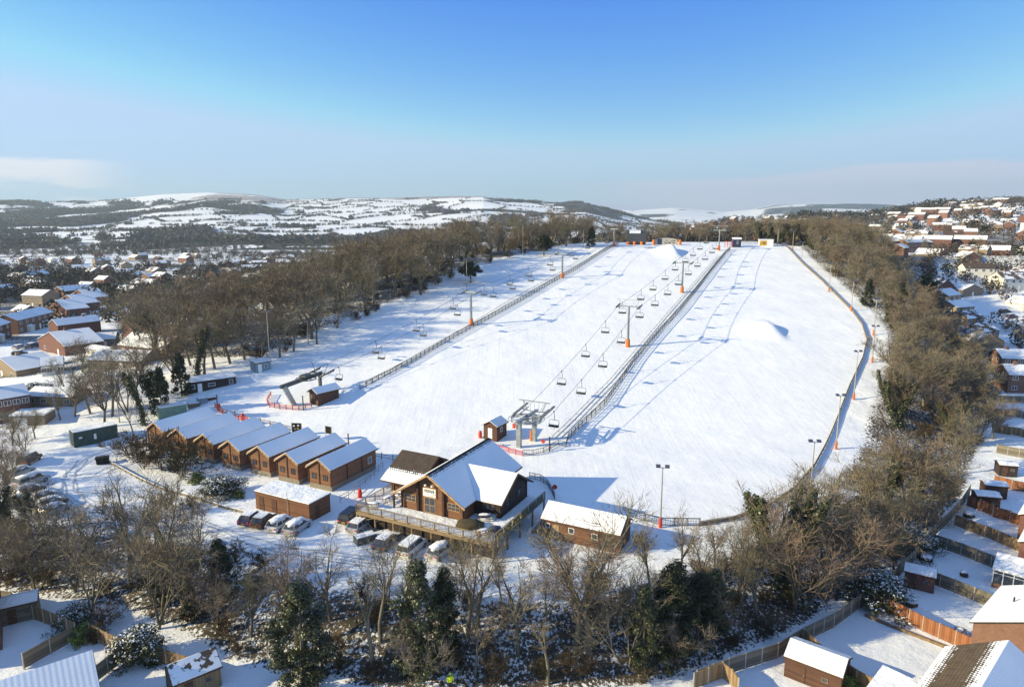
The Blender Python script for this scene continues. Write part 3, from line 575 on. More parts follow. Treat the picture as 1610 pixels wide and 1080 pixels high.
# ------------------------------------------------------------------ resort buildings
def window(parent, x, y, z, w, h, face='y', nx=1, nz=1, frame='post', d=.06, out=-1, name='window'):
    """framed window lying in the wall plane; face y: wall runs along x, looks towards out*y"""
    b = MB(); t = .07
    def bx(a0, a1, z0, z1, e0, e1, mi):
        if face == 'y': b.box(x+a0, x+a1, y+min(out*e0, out*e1), y+max(out*e0, out*e1), z+z0, z+z1, mi)
        else: b.box(x+min(out*e0, out*e1), x+max(out*e0, out*e1), y+a0, y+a1, z+z0, z+z1, mi)
    bx(-w/2+t, w/2-t, t, h-t, .005, .02, 1)
    for a0, a1, z0, z1 in ((-w/2, w/2, 0, t), (-w/2, w/2, h-t, h), (-w/2, -w/2+t, t, h-t), (w/2-t, w/2, t, h-t)): bx(a0, a1, z0, z1, 0, d, 0)
    for i in range(1, nx): bx(-w/2+w*i/nx-.03, -w/2+w*i/nx+.03, t, h-t, .022, d*.9, 0)
    for i in range(1, nz): bx(-w/2+t, w/2-t, h*i/nz-.03, h*i/nz+.03, .022, d*.8, 0)
    return b.build(name, [frame, 'glass'], parent)
def gable_walls(x0, x1, y0, y1, z0, ze, zr, axis='y'):
    """solid body with a gable; ridge along axis"""
    b = MB()
    if axis == 'y': xm = (x0+x1)/2; b.prism([(x0, z0), (x1, z0), (x1, ze), (xm, zr), (x0, ze)], y0, y1, 'y')
    else: ym = (y0+y1)/2; b.prism([(y0, z0), (y1, z0), (y1, ze), (ym, zr), (y0, ze)], x0, x1, 'x')
    return b
def gable_roof(x0, x1, y0, y1, ze, zr, over=.35, end=.3, th=.14, axis='y', snow_t=.10, sides=(0, 1), ym=None):
    """two slabs; returns (tile mesh, snow mesh)"""
    a, c = MB(), MB(); lo, hi = (x0, x1) if axis == 'y' else (y0, y1); mid = (lo+hi)/2 if ym is None else ym; e0, e1 = (y0-end, y1+end) if axis == 'y' else (x0-end, x1+end)
    for sgn in sides:
        edge = lo if sgn == 0 else hi; run = abs(mid-edge); k = (zr-ze)/run; oe = edge+(-over if sgn == 0 else over); zo = ze-k*over
        pol = [(oe, zo), (mid, zr), (mid, zr+th), (oe, zo+th)]; i = (1 if sgn else -1); sm_ = [(oe-i*.05, zo+k*.05+th+.004), (mid, zr+th+.004), (mid, zr+th+snow_t), (oe-i*.05, zo+k*.05+th+snow_t)]
        if sgn: pol = pol[::-1]; sm_ = sm_[::-1]
        a.prism(pol, e0, e1, axis); c.prism(sm_, e0+.05, e1-.05, axis)
    return a, c
def chalet(i, loc, label, wmat='clad'):
    t = thing('log_chalet', label, 'chalet', loc, GA, 'row of log chalets')
    w, L, ze, zr = 4.6, 10.9, 3.25, 4.65
    p = MB(); p.box(.05, w-.05, .05, L-.05, -1.2, .55); p.build('plinth', 'stone', t)
    b = gable_walls(0, w, 0, L, .55, ze, zr); b.build('wall', wmat, t)
    for x in (0, w/2-.12, w-.12): b = MB(); b.box(x-.02 if x == 0 else x, x+.14, -.09, -.003, .56, ze+(zr-ze)*(1-abs(x+.07-w/2)/(w/2))-.06); b.build('corner_post', 'beam', t)
    for y in (3.6, 7.2): b = MB(); b.box(w+.003, w+.09, y, y+.14, .56, ze); b.build('corner_post', 'beam', t)
    r, s = gable_roof(0, w, 0, L, ze, zr, .22, .35); rf = r.build('roof', 'darkwood', t); s.build('snow_cover', 'roof', rf)
    g = MB()
    for sx_ in (0, 1):
        a = (-.25 if sx_ == 0 else w+.25); g.bar((a, -.37, ze-.20+.02), (w/2, -.37, zr+.07), .04, .2)
    g.build('barge_board', 'trim', t)
    window(t, w*.25, 0, 1.35, .85, .95, frame='beam'); window(t, w*.75, 0, 1.35, .85, .95, frame='beam', nx=2)
    window(t, w, 9.3, 1.3, 1.0, 1.1, 'x', 2, 1, 'white', out=1)
    return t
ch0 = Vector((-31.9, 101.4, .1)); cnames = ['nearest the clubhouse, its long brown side wall open to view', 'second from the clubhouse end of the row', 'third from the clubhouse end, beside the glossy shrub', 'middle one of the seven', 'fifth from the clubhouse, behind bare branches', 'sixth from the clubhouse, half hidden by a grey shrub', 'farthest left of the row, by the pale green container']
for i in range(7):
    q = gl(ch0, -6.42*i, -.25*(i % 2)); q.z = min(gz(q.x, q.y), 1.5)+.25+.02*i
    chalet(i, q, 'log chalet with snow roof, '+cnames[i])
# clubhouse -----------------------------------------------------------
CH = Vector((-10.8, 86.2, 0)); DZ = 2.5
t = thing('clubhouse', 'large orange-brown log clubhouse with crossing snow roofs and a sign over its glass door', 'clubhouse', CH, GA)
b = MB(); b.box(-4.8, 4.8, .3, 15.2, 0, DZ-.02); b.box(4.85, 8.9, 3, 10.6, 0, DZ-.02); b.box(-9.8, -4.85, 4, 11.8, 0, DZ-.02); b.build('foundation', 'stone', t)
gable_walls(-5, 5, 0, 15.3, DZ, 4.98, 8.15).build('wall', 'clad', t)
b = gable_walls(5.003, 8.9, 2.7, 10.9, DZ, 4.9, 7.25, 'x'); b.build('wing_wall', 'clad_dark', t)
b = gable_walls(-10, -5.003, 4.2, 12.2, DZ, 4.75, 6.9, 'x'); b.build('annex_wall', 'clad2', t)
def slab(b, pts, th, mi=0):
    """flat panel with thickness from an outline given in 3-D (top face), dropping th"""
    n = len(pts); v = [tuple(p) for p in pts]+[(p[0], p[1], p[2]-th) for p in pts]; b.add(v, [tuple(range(n)), tuple(range(n, 2*n))[::-1]]+[(i, n+i, n+(i+1) % n, (i+1) % n) for i in range(n)], mi)
k = .64; f0, f1 = -1.0, 16.0; zr = 8.35; e = 5.75; ze_ = zr-k*e; av = .9/.64
yc, hw = 6.8, 4.7; we = 9.6; zw = zr-k*0; zw = zr-.9
def roofset(off, th, mat, name, par, snow=False):
    b = MB(); o = off; i = .06 if snow else 0
    slab(b, [(-e+i, f0+i, ze_+o), (0, f0+i, zr+o), (0, f1-i, zr+o), (-e+i, f1-i, ze_+o)], th)                   # left plane
    slab(b, [(0, f0+i, zr+o), (e-i, f0+i, ze_+o), (e-i, yc-hw, ze_+o), (av, yc, zw+o), (0, yc, zr+o)], th)                      # right plane in front of the wing
    slab(b, [(0, yc, zr+o), (av, yc, zw+o), (e-i, yc+hw, ze_+o), (e-i, f1-i, ze_+o), (0, f1-i, zr+o)], th)
    r = b.build(name, mat, par); return r
main_snow = roofsnow('clubhouse_roof_snow', (.035, .032, .035), 'ridge', 8.1, .45); wing_snow = roofsnow('wing_roof_snow', (.035, .032, .035), 'full'); annex_snow = roofsnow('annex_roof_snow', (.075, .055, .042), 'bare_top', 5.45, .5)
M['main_snow'], M['wing_snow'], M['annex_snow'] = main_snow, wing_snow, annex_snow
rf = roofset(0, .16, 'darkwood', 'roof', t); roofset(.10, .095, 'main_snow', 'snow_cover', rf, True)
def wing(o, th, i):
    b = MB(); slab(b, [(av, yc, zw+o), (e, yc-hw, ze_+o), (we-i, yc-hw, ze_+o), (we-i, yc, zw+o)], th); slab(b, [(av, yc, zw+o), (we-i, yc, zw+o), (we-i, yc+hw, ze_+o), (e, yc+hw, ze_+o)], th); return b
wf = wing(.012, .16, 0).build('wing_roof', 'darkwood', t); wing(.112, .095, .06).build('snow_cover', 'wing_snow', wf)
r, s = gable_roof(-10.4, -4.4, 4.0, 12.4, 4.85, 7.0, 1.3, .35, .14, 'x', .08); af = r.build('annex_roof', 'darkwood', t); s.build('snow_cover', 'annex_snow', af)
b = MB(); b.bar((-e-.05, f0-.03, ze_-.13), (0, f0-.03, zr-.13), .06, .26); b.bar((e+.05, f0-.03, ze_-.13), (0, f0-.03, zr-.13), .06, .26); b.build('barge_board', 'trim', t)
b = MB(); b.bar((we+.03, yc-hw-.05, ze_-.10), (we+.03, yc, zw-.1), .06, .26); b.bar((we+.03, yc+hw+.05, ze_-.10), (we+.03, yc, zw-.1), .06, .26); b.build('barge_board', 'darkwood', t)
b = MB()
for x in (-2.05, 2.05): b.box(x-.16, x+.16, -.35, -.004, DZ, 8.0-.64*abs(x)-.05)
for x in (-4.95, 4.83): b.box(x, x+.14, -.12, -.004, DZ, 4.85)
for y in (-.1,): b.box(-5.6, -5.4, -1.1, -.9, DZ, 4.6)
b.build('corner_post', 'beam', t)
b = MB(); b.box(8.904, 9.0, 2.7, 2.85, DZ, 4.8); b.box(8.904, 9.0, 10.7, 10.9, DZ, 4.8); b.build('corner_post', 'beam', t)
window(t, -3.5, 0, DZ+1.05, 1.9, 1.05, nx=3, nz=2, frame='trim'); window(t, 3.5, 0, DZ+1.05, 1.9, 1.05, nx=3, nz=2, frame='trim')
dr = window(t, -.25, 0, DZ+.05, 1.75, 2.15, nx=2, nz=2, frame='trim', name='door')
window(t, 7.2, 2.7, DZ+.9, 2., 1.1, nx=3, frame='beam')
for y in (5., 8.4): window(t, 8.9, y, DZ+.95, 1.1, 1.15, 'x', 2, 1, 'beam', out=1)
sg = MB(); sg.box(-1.3, .85, -.14, -.05, DZ+2.3, DZ+3.6); sign = sg.build('sign_board', 'trim', t); q = MB(); q.box(-1.2, .75, -.16, -.142, DZ+2.4, DZ+3.5); q.build('sign_face', 'white', sign)
q = MB(); q.box(-1.0, .55, -.175, -.162, DZ+2.97, DZ+3.35); q.build('name_panel', 'steel_d', sign)
q = MB()       # the name is a blurred pale word of five letters in the photograph
for j, xx in enumerate((-.86, -.58, -.30, -.02, .26)):
    q.box(xx, xx+.05, -.184, -.177, DZ+3.05, DZ+3.27); q.box(xx+.054, xx+.17, -.184, -.177, DZ+(3.22 if j % 2 else 3.05), DZ+(3.27 if j % 2 else 3.1)); q.box(xx+.054, xx+.17, -.184, -.177, DZ+3.14, DZ+3.18)
q.build('lettering', 'white', sign)
q = MB(); q.bar((.1, -.17, DZ+2.5), (.62, -.17, DZ+2.85), .02, .06); q.build('red_stroke', 'red', sign)
for x in (-.7, .35):
    q = MB(); q.box(x-.14, x+.14, -.5, -.25, 6.42, 6.62); q.bar((x, -.02, 6.6), (x, -.3, 6.55), .05); q.build('floodlight', 'white', t)
# deck ---------------------------------------------------------------
dk = thing('timber_deck', 'raised weathered timber deck with railings wrapped round the clubhouse', 'deck', CH, GA)
b = MB(); z0, z1 = DZ-.22, DZ-.03; b.box(-9.6, 11.6, -4.1, -.02, z0, z1); b.box(5.01, 11.6, -.018, 2.68, z0, z1); b.box(8.93, 11.6, 2.682, 11.4, z0, z1); b.box(-9.6, -5.01, -.018, 4.0, z0, z1); b.build('floor', 'deckwood', dk)
b = MB()
def snowpad(x0, x1, y0, y1): b.box(x0, x1, y0, y1, DZ-.026, DZ+.07)
snowpad(-9.4, -5.2, -3.7, 3.9); snowpad(5.2, 11.3, -3.9, 2.6); snowpad(-5.19, 5.19, -3.9, -.3); snowpad(9.1, 11.4, 2.7, 11.2); b.build('snow_cover', 'snow', dk)
def railing(pts, name='railing', banner=None):
    b = MB()
    for (x0, y0), (x1, y1) in zip(pts[:-1], pts[1:]):
        L = math.hypot(x1-x0, y1-y0); n = max(1, round(L/2.2)); b.bar((x0, y0, DZ+1.08), (x1, y1, DZ+1.08), .12, .08); b.bar((x0, y0, DZ+.16), (x1, y1, DZ+.16), .06, .08)
        for i in range(n+1): x, y = lerp(x0, x1, i/n), lerp(y0, y1, i/n); b.box(x-.06, x+.06, y-.06, y+.06, DZ-.1, DZ+1.04)
        m = int(L/.22)
        for i in range(m): x, y = lerp(x0, x1, (i+.5)/m), lerp(y0, y1, (i+.5)/m); b.box(x-.018, x+.018, y-.018, y+.018, DZ+.2, DZ+1.04)
    return b.build(name, 'deckwood', dk)
railing([(-9.55, 4), (-9.55, -4.05), (11.55, -4.05)]); railing([(11.55, -3.95), (11.55, 11.35)])
b = MB(); 
for i in range(6): b.box(11.62, 11.66, -3.6+i*2.4, -1.5+i*2.4, DZ+.1, DZ+1.0)
b.build('rail_banner', 'dgreen', dk)
b = MB()
for i in range(4):
    for j, (dy, zz) in enumerate(((.3, .35), (.9, .6), (1.45, .3))): b.box(11.664, 11.68, -3.6+i*1.9+dy, -3.6+i*1.9+dy+.38, DZ+zz, DZ+zz+.32)
b.build('banner_mark', 'yellow', dk)
xs = [-9.55, -6.5, -3.5, -.5, 2.5, 5.5, 8.5, 11.55]
for x in xs:
    q = MB(); q.box(x-.1, x+.1, -4.02, -3.82, -1.0, DZ-.23); q.build('leg', 'deckwood', dk)
for y in (0, 3.6, 7.4, 11.2): q = MB(); q.box(11.4, 11.6, y-.1, y+.1, -1., DZ-.23); q.build('leg', 'deckwood', dk)
b = MB(); b.bar((-9.5, -3.92, 2.2), (-6.5, -3.92, .1), .12, .14); b.bar((-9.5, -3.92, .9), (-6.5, -3.92, 2.1), .1, .1); b.box(-9.5, 11.5, -4.16, -4.105, DZ-.42, DZ-.04); b.build('brace', 'deckwood', dk)
b = MB(); b.box(-9.4, 11.3, -3.0, -2.9, -.5, DZ-.24); b.build('underdeck_shade', 'clad_dark', dk)  # dark sheet added below the floor to stand in for the shade there
for x, y, s_, nm, lb in ((-3.4, -2.2, (2.2, .6, 1.), 'storage_crate', 'pale wooden crate stored under the left end of the deck'), (3.6, -2., (1.4, .7, 1.1), 'storage_crate', 'dark crate stored under the middle of the deck')):
    p = gl(CH, x-2, y); q = MB(); q.box(-s_[0]/2, s_[0]/2, -s_[1]/2, s_[1]/2, 0, s_[2]); q.box(-s_[0]/2-.03, s_[0]/2+.03, -s_[1]/2-.03, s_[1]/2+.03, s_[2], s_[2]+.06); o = q.build(nm, 'trim' if 'pale' in lb else 'darkwood'); p.z = gz(p.x, p.y); o.location = p; o.rotation_euler.z = GA; tag(o, lb, 'crate')
# picnic tables and covered furniture on the deck
def picnic(name, loc, rz, label, snowy=True):
    t = thing(name, label, 'picnic table', loc, rz, 'snow-covered tables on the deck'); b = MB(); b.box(-.8, .8, -.38, .38, .70, .75); b.build('table_top', 'deckwood', t)
    for s in (-1, 1): q = MB(); q.box(-.8, .8, s*.72-.13, s*.72+.13, .42, .46); q.build('bench', 'deckwood', t)
    for s in (-1, 1): q = MB(); q.bar((s*.6, -.72, 0), (s*.6, -.1, .7), .07); q.bar((s*.6, .72, 0), (s*.6, .1, .7), .07); q.build('leg', 'deckwood', t)
    q = MB(); q.blob((0, 0, .76), (.78, .36, .13), random.Random(3), 2, .08, flat=.01)
    for s in (-1, 1): q.blob((0, s*.72, .465), (.76, .13, .08), random.Random(4), 1, .08, flat=.01)
    q.build('snow_cover', 'snow', t, True); return t
for a, bb, rz, lb in ((-8., -2.4, .2, 'snow-covered picnic table at the left front corner of the deck'), (-7.4, .2, 1.3, 'snow-covered picnic table in the middle of the left deck'), (-7., 2.4, .1, 'snow-covered picnic table by the annex wall'), (7.4, 1.4, .5, 'snow-topped picnic table in the shady corner of the wing'), (9.4, -2.6, .9, 'picnic table at the right front corner of the deck')):
    picnic('picnic_table', gl(CH, a, bb, DZ+.07), GA+rz, lb)
q = MB(); q.blob((0, 0, .1), (1.9, 1.25, .85), random.Random(8), 3, .1, flat=.05); o = q.build('covered_furniture', 'bramble', None, True); o.location = gl(CH, 6.6, -1.2, DZ+.07); tag(o, 'brown sheeted heap of furniture on the deck beside the gable corner', 'furniture cover')
q = MB(); q.blob((0, 0, .3), (.9, .7, .5), random.Random(9), 2, .15, flat=.25); o = q.build('covered_furniture', 'navy', None, True); o.location = gl(CH, 10.2, -1., DZ+.07); tag(o, 'dark sheeted chairs near the right deck rail', 'furniture cover')
q = MB(); q.blob((0, 0, .35), (.5, .45, .45), random.Random(10), 2, .06, flat=.3); o = q.build('water_butt', 'bluegrey', None, True); o.location = gl(CH, 8.3, 1.9, DZ+.1); tag(o, 'pale blue covered tub against the dark wing wall', 'tub')
# long hut right of the clubhouse
def hut(name, label, cat, loc, w, d, ze, zr, wall, rz=GA, door=None, wins=(), roofmat='roof', over=.35, end=.3, axis='x', trimc='darkwood', z0=-.6, group=None, sidewins=()):
    t = thing(name, label, cat, loc, rz, group); gable_walls(0, w, 0, d, z0, ze, zr, axis).build('wall', wall, t); r, s = gable_roof(0, w, 0, d, ze, zr, over, end, .12, axis, .1)
    rf = r.build('roof', trimc, t); s.build('snow_cover', roofmat, rf)
    for x, z, ww, hh, nx_, fr in wins: window(t, x, 0, z, ww, hh, nx=nx_, frame=fr)
    for y, z, ww, hh, fr in sidewins: window(t, w, y, z, ww, hh, 'x', 1, 1, fr, out=1)
    if door:
        x, ww, hh, mt = door; b = MB(); b.box(x-ww/2, x+ww/2, -.06, -.004, .05, hh); dd = b.build('door', mt, t); q = MB(); q.box(x+ww/2-.16, x+ww/2-.08, -.1, -.064, hh*.48, hh*.54); q.build('handle', 'steel', dd)
    return t
p = P(853, 843); p.z += .1
hut('long_hut', 'long brown log hut with white sunlit roof right of the clubhouse', 'hut', p, 10.6, 4.6, 2.6, 3.9, 'clad2', door=(1.9, .9, 2., 'trim'), wins=((1.1-.35, 1.3, .6, .7, 1, 'white'), (4.1, 1.2, .8, .8, 1, 'white'), (7.3, 1.1, .8, .8, 1, 'white')), end=.25)
b = MB(); 
for i in range(5): b.box(-1.75, -.45, .2+i*.95, .85+i*.95, .03+i*.13, .1+i*.13)
b.bar((-1.7, .1, -.05), (-1.7, 4.8, .6), .08, .16); b.bar((-.5, .1, -.05), (-.5, 4.8, .6), .08, .16)
o = b.build('timber_steps', 'steel_d'); o.location = p; o.rotation_euler.z = GA; tag(o, 'dark timber steps left of the long brown hut', 'steps')
# flat shed below the chalets
p = P(403, 799); t = thing('flat_roofed_shed', 'flat-roofed brown timber shed in front of the nearest chalet', 'shed', p, GA); b = MB(); b.box(0, 10.3, 0, 4.2, -.8, 2.6); b.build('wall', 'clad2', t)
b = MB(); b.box(-.15, 10.45, -.15, 4.35, 2.604, 2.72); rf = b.build('roof', 'darkwood', t); b = MB(); b.box(-.1, 10.4, -.1, 4.3, 2.724, 2.86); b.build('snow_cover', 'snow', rf)
for x in (.7, 3.2): q = MB(); q.box(x, x+.95, -.06, -.004, 0, 2.0); q.build('door', 'darkwood', t)
q = MB(); q.box(10.304, 10.36, 1.2, 2.0, .0, 2.); q.build('door', 'darkwood', t)
q = MB(); q.tube([(6.4, -.15, -.4), (6.4, -.15, 3.7)], .04, 6); q.build('vent_pipe', 'concrete', t)
# operator cabins, dark cabin, containers, top buildings
p = P(758, 690); c1 = hut('lift_cabin', 'small brown lift cabin with pale door beside the central lift wheel', 'cabin', p+Vector((.3, 0, .35)), 2.9, 3.6, 2.5, 3.3, 'darkwood', rz=R(-30), door=(1.45, .9, 2., 'white'), axis='y', over=.3, sidewins=((1.6, 1.1, .8, .9, 'white'),))
p = P(487, 633); hut('lift_cabin', 'brown lift cabin with glazed front at the foot of the left-hand lift', 'cabin', p+Vector((0, 0, .1)), 2.9, 5.4, 2.35, 3.2, 'darkwood', rz=R(-38), wins=((1.3, 1.0, 1.0, 1.1, 2, 'trim'),), axis='y', over=.3, end=.45)
def monocabin(name, label, cat, loc, w, d, h, wall, rz, slope=.35, doors=(), wins=(), z0=-.8, over=.35):
    t = thing(name, label, cat, loc, rz); b = MB(); b.prism([(0, z0), (d, z0), (d, h+slope), (0, h)], 0, w, 'x'); b.build('wall', wall, t)
    b = MB(); b.prism([(-over, h-over*slope/d+.004), (d+.15, h+slope+.01), (d+.15, h+slope+.12), (-over, h-over*slope/d+.11)], -.2, w+.2, 'x'); rf = b.build('roof', 'darkwood', t)
    b = MB(); b.prism([(-over+.05, h-over*slope/d+.12), (d+.1, h+slope+.125), (d+.1, h+slope+.24), (-over+.05, h-over*slope/d+.22)], -.15, w+.15, 'x'); b.build('snow_cover', 'roof', rf)
    for x, ww, hh, mt in doors: q = MB(); q.box(x, x+ww, -.06, -.004, .1, hh); q.build('door', mt, t)
    for x, z, ww, hh in wins: window(t, x, 0, z, ww, hh, frame='white')
    return t
p = P(296, 620); q = P(371, 603); monocabin('ski_hire_cabin', 'long blackish cabin with white door and windows under the left-hand wood', 'cabin', p, (q-p).length, 3.6, 2.5, 'clad_dark', math.atan2(q.y-p.y, q.x-p.x), .4, ((2.0, .9, 2.05, 'white'),), ((1.0, 1., 1., 1.), (4.9, 1.1, 1.5, .8), (9.0, 1.1, .9, 1.)))
p = P(403, 587); q = P(425, 581); monocabin('site_cabin', 'small blue-grey cabin at the edge of the left-hand wood', 'cabin', p, max(3.6, (q-p).length), 3.4, 2.4, 'bluegrey', math.atan2(q.y-p.y, q.x-p.x), .15, ((.5, .9, 2., 'white'),), ((2.4, 1., .8, .9),))
def container(label, loc, w, d, h, mat, rz, extra=False):
    t = thing('shipping_container', label, 'container', loc, rz); b = MB(); n = int(w/.28)
    pts = [];
    for i in range(n):
        x = w*i/n; dx = w/n; pts += [(x, 0), (x+dx*.35, 0), (x+dx*.5, .05), (x+dx*.85, .05)]
    pts.append((w, 0)); poly = pts+[(w, d), (0, d)]; b.prism(poly, -.3, h, 'z'); b.build('body', mat, t)
    b = MB(); b.box(-.02, w+.02, -.03, d+.02, h+.003, h+.1); r = b.build('roof', mat, t); b = MB(); b.box(.05, w-.05, .05, d-.05, h+.104, h+.22); b.build('snow_cover', 'snow', r)
    for k_ in range(2): q = MB(); q.box(-.05, -.004, .08+k_*(d/2-.05), d/2-.02+k_*(d/2-.05), .05, h-.1); dd = q.build('door', mat, t); q2 = MB(); q2.tube([(-.09, .3+k_*d/2, .1), (-.09, .3+k_*d/2, h-.15)], .025, 5); q2.build('locking_bar', 'steel', dd)
    if extra:
        q = MB(); q.box(3.2, 3.6, -.05, -.006, .9, 1.9); q.build('notice', 'white', t); q = MB(); q.box(.8, 1.3, -.05, -.006, 1.5, 1.8); q.build('notice', 'white', t)
    return t
p = P(118, 704); q = P(185, 688); container('dark green shipping container with snowy roof beside the car park entrance', p, (q-p).length*1.02, 3.0, 2.7, 'dgreen', math.atan2(q.y-p.y, q.x-p.x), True)
p = P(252, 662); q = P(293, 651); container('pale green shipping container above the leftmost chalet', p, (q-p).length*1.02, 2.6, 2.5, 'green', math.atan2(q.y-p.y, q.x-p.x))
# top of the slope
p = Vector((50.5, 303.5, 29.2)); t = thing('motor_house', 'dark grey motor house with snowy roof at the top of the left-hand lift', 'building', p, R(-8)); b = MB(); b.box(0, 8.2, 0, 5, -1, 4.8); b.box(-.2, 1.0, .5, 4, 4.8, 6.2); b.box(6.0, 8.3, .5, 4, 4.8, 6.4); b.build('wall', 'steel_d', t)
b = MB(); b.box(1.1, 5.9, .1, 4.9, 4.804, 6.0); b.build('roof', 'snow', t)
for i, x in enumerate((-.6, 2.2, 5.4)):
    q = MB(); q.tube([(x+1, -1.2, -.2), (x+1, -1.2, 1.3)], .65, 10); o = q.build('crash_pad', 'orange'); o.location = p; tag(o, ['orange crash pad left of the dark motor house door', 'orange crash pad in the middle of the dark motor house front', 'orange crash pad right of the dark motor house door'][i], 'crash pad')
p = Vector((62.5, 304, 29.2)); q = Vector((72.6, 302.5, 29.2)); w = (q-p).length; t = thing('painted_cabin', 'low curved-roof cabin with black and white painted front at the slope top', 'cabin', p, math.atan2(q.y-p.y, q.x-p.x)); b = MB(); b.prism([(0, -.6), (w, -.6), (w, 2.2), (w*.75, 2.8), (w*.5, 3.0), (w*.25, 2.8), (0, 2.2)], 0, 3.5, 'y'); b.build('wall', 'concrete', t)
b = MB(); pts = [(-.2, 2.22), (w*.25, 2.86), (w*.5, 3.06), (w*.75, 2.86), (w+.2, 2.22)]; b.prism(pts+[(x, z+.18) for x, z in pts[::-1]], -.2, 3.7, 'y'); b.build('roof', 'roofdark', t)
q = MB(); q.box(w*.16, w*.34, -.06, -.004, 0, 2.5); q.build('door', 'navy', t)
r2 = random.Random(4); q = MB()
for i in range(16): x = w*(.4+.5*r2.random()); z = .4+1.5*r2.random(); q.tube([(x, -.02, z), (x+.25, -.02, z+.2), (x+.35, -.02, z-.15)], .11, 4)
q.build('painted_scrawl', 'steel_d', t)
for px_, lb in ((1023, 'orange crash pad at the left end of the painted cabin'), (1066, 'orange crash pad at the right end of the painted cabin')):
    q = MB(); q.tube([(0, 0, -.2), (0, 0, 2.1)], .6, 10); o = q.build('crash_pad', 'orange'); o.location = (62 if px_ < 1030 else 73.5, 301.5, 29.2); tag(o, lb, 'crash pad')
p = P(1152, 389); t = hut('lift_cabin', 'dark lift cabin with thick snow roof at the top of the central lift', 'cabin', p, 3.4, 3.2, 3.3, 3.9, 'navy', rz=R(-6), wins=((1.9, 1.4, .6, 1.2, 1, 'white'),), roofmat='snow')
b = MB(); [b.bar((x, 0, -.3), (x, 0, 2.4), .16) for x in (-3.4, -2.3, -1.2, -.2)]; b.bar((-3.5, 0, 2.4), (-.1, 0, 2.4), .2); b.bar((-3.5, 0, 1.3), (-.1, 0, 1.3), .15); o = b.build('queue_gate', 'red'); o.location = p; tag(o, 'dark red queue gate beside the dark top lift cabin', 'gate')
p = P(1194, 387); t = thing('yellow_cabin', 'yellow and white cabin with flat snowy roof at the top right of the slope', 'cabin', p, R(-12)); b = MB(); b.box(0, 5.6, 0, 3.6, -.6, 2.6); b.build('wall', 'white', t); b = MB(); b.box(.15, 3.0, -.05, -.004, .2, 2.3); b.build('sign_panel', 'yellow', t); b = MB(); b.box(1.2, 2.4, -.08, -.055, .8, 1.8); b.build('panel_mark', 'post', t); b = MB(); b.box(-.15, 5.75, -.15, 3.75, 2.604, 2.85); b.build('roof', 'snow', t)
p = P(1100, 384)
b = MB(); n = 40
for i in range(n): b.bar((i*.5, 0, 0), (i*.5, 0, 1.4), .05)
for z in (.3, .7, 1.1, 1.4): b.bar((0, 0, z), (n*.5, 0, z), .04, .04)
o = b.build('safety_net', 'blue'); q = P(1167, 387); o.location = q; tag(o, 'blue safety netting between the dark top cabin and the yellow cabin', 'net')
q = MB(); q.tube([(-.7, 0, 0), (-.7, 0, .5), (.7, 0, .5), (.7, 0, 0)], .18, 6); q.box(-2.6, 2.6, -.1, .1, .3, .55); o = q.build('rail_obstacle', 'blue'); o.location = P(1022, 391); tag(o, 'snow-dusted painted rail obstacle lying below the painted cabin', 'ski obstacle')
# ------------------------------------------------------------------ lifts
def chair_proto():
    t = thing('lift_chair', '', 'lift chair', (0, 0, 0))      # origin at the cable clamp, chair hangs below, faces -y
    b = MB(); b.tube([(0, 0, .08), (0, 0, -.25), (0, .32, -.75), (0, .38, -1.3), (0, .25, -1.62)], .06, 5); b.box(-.09, .09, -.2, .2, -.06, .12); b.build('hanger', 'steel_d', t)
    b = MB(); w = 1.0; pts = [(-w, -.05, -2.95), (-w, .12, -2.3), (-w*.97, .2, -1.85), (-w*.8, .24, -1.65), (w*.8, .24, -1.65), (w*.97, .2, -1.85), (w, .12, -2.3), (w, -.05, -2.95)]; b.tube(pts, .045, 5); b.build('frame', 'dark_iron', t)
    b = MB(); b.box(-w+.03, w-.03, -.55, 0, -2.88, -2.78); b.build('seat', 'dark_iron', t)
    b = MB(); b.prism([(.0, -2.78), (.06, -2.78), (.14, -2.55), (.08, -2.55)], -w+.05, w-.05, 'x'); b.build('backrest', 'dark_iron', t)
    b = MB(); b.tube([(-w*.93, .1, -2.3), (-w*.9, -.5, -2.45), (w*.9, -.5, -2.45), (w*.93, .1, -2.3)], .04, 4); b.tube([(-w*.4, -.5, -2.45), (-w*.4, -.62, -3.2), (w*.4, -.62, -3.2), (w*.4, -.5, -2.45)], .04, 4); b.build('safety_bar', 'steel', t)
    KIDS[t.name] = list(t.children); return t
CHAIR = chair_proto(); CHAIR['_p'] = 1
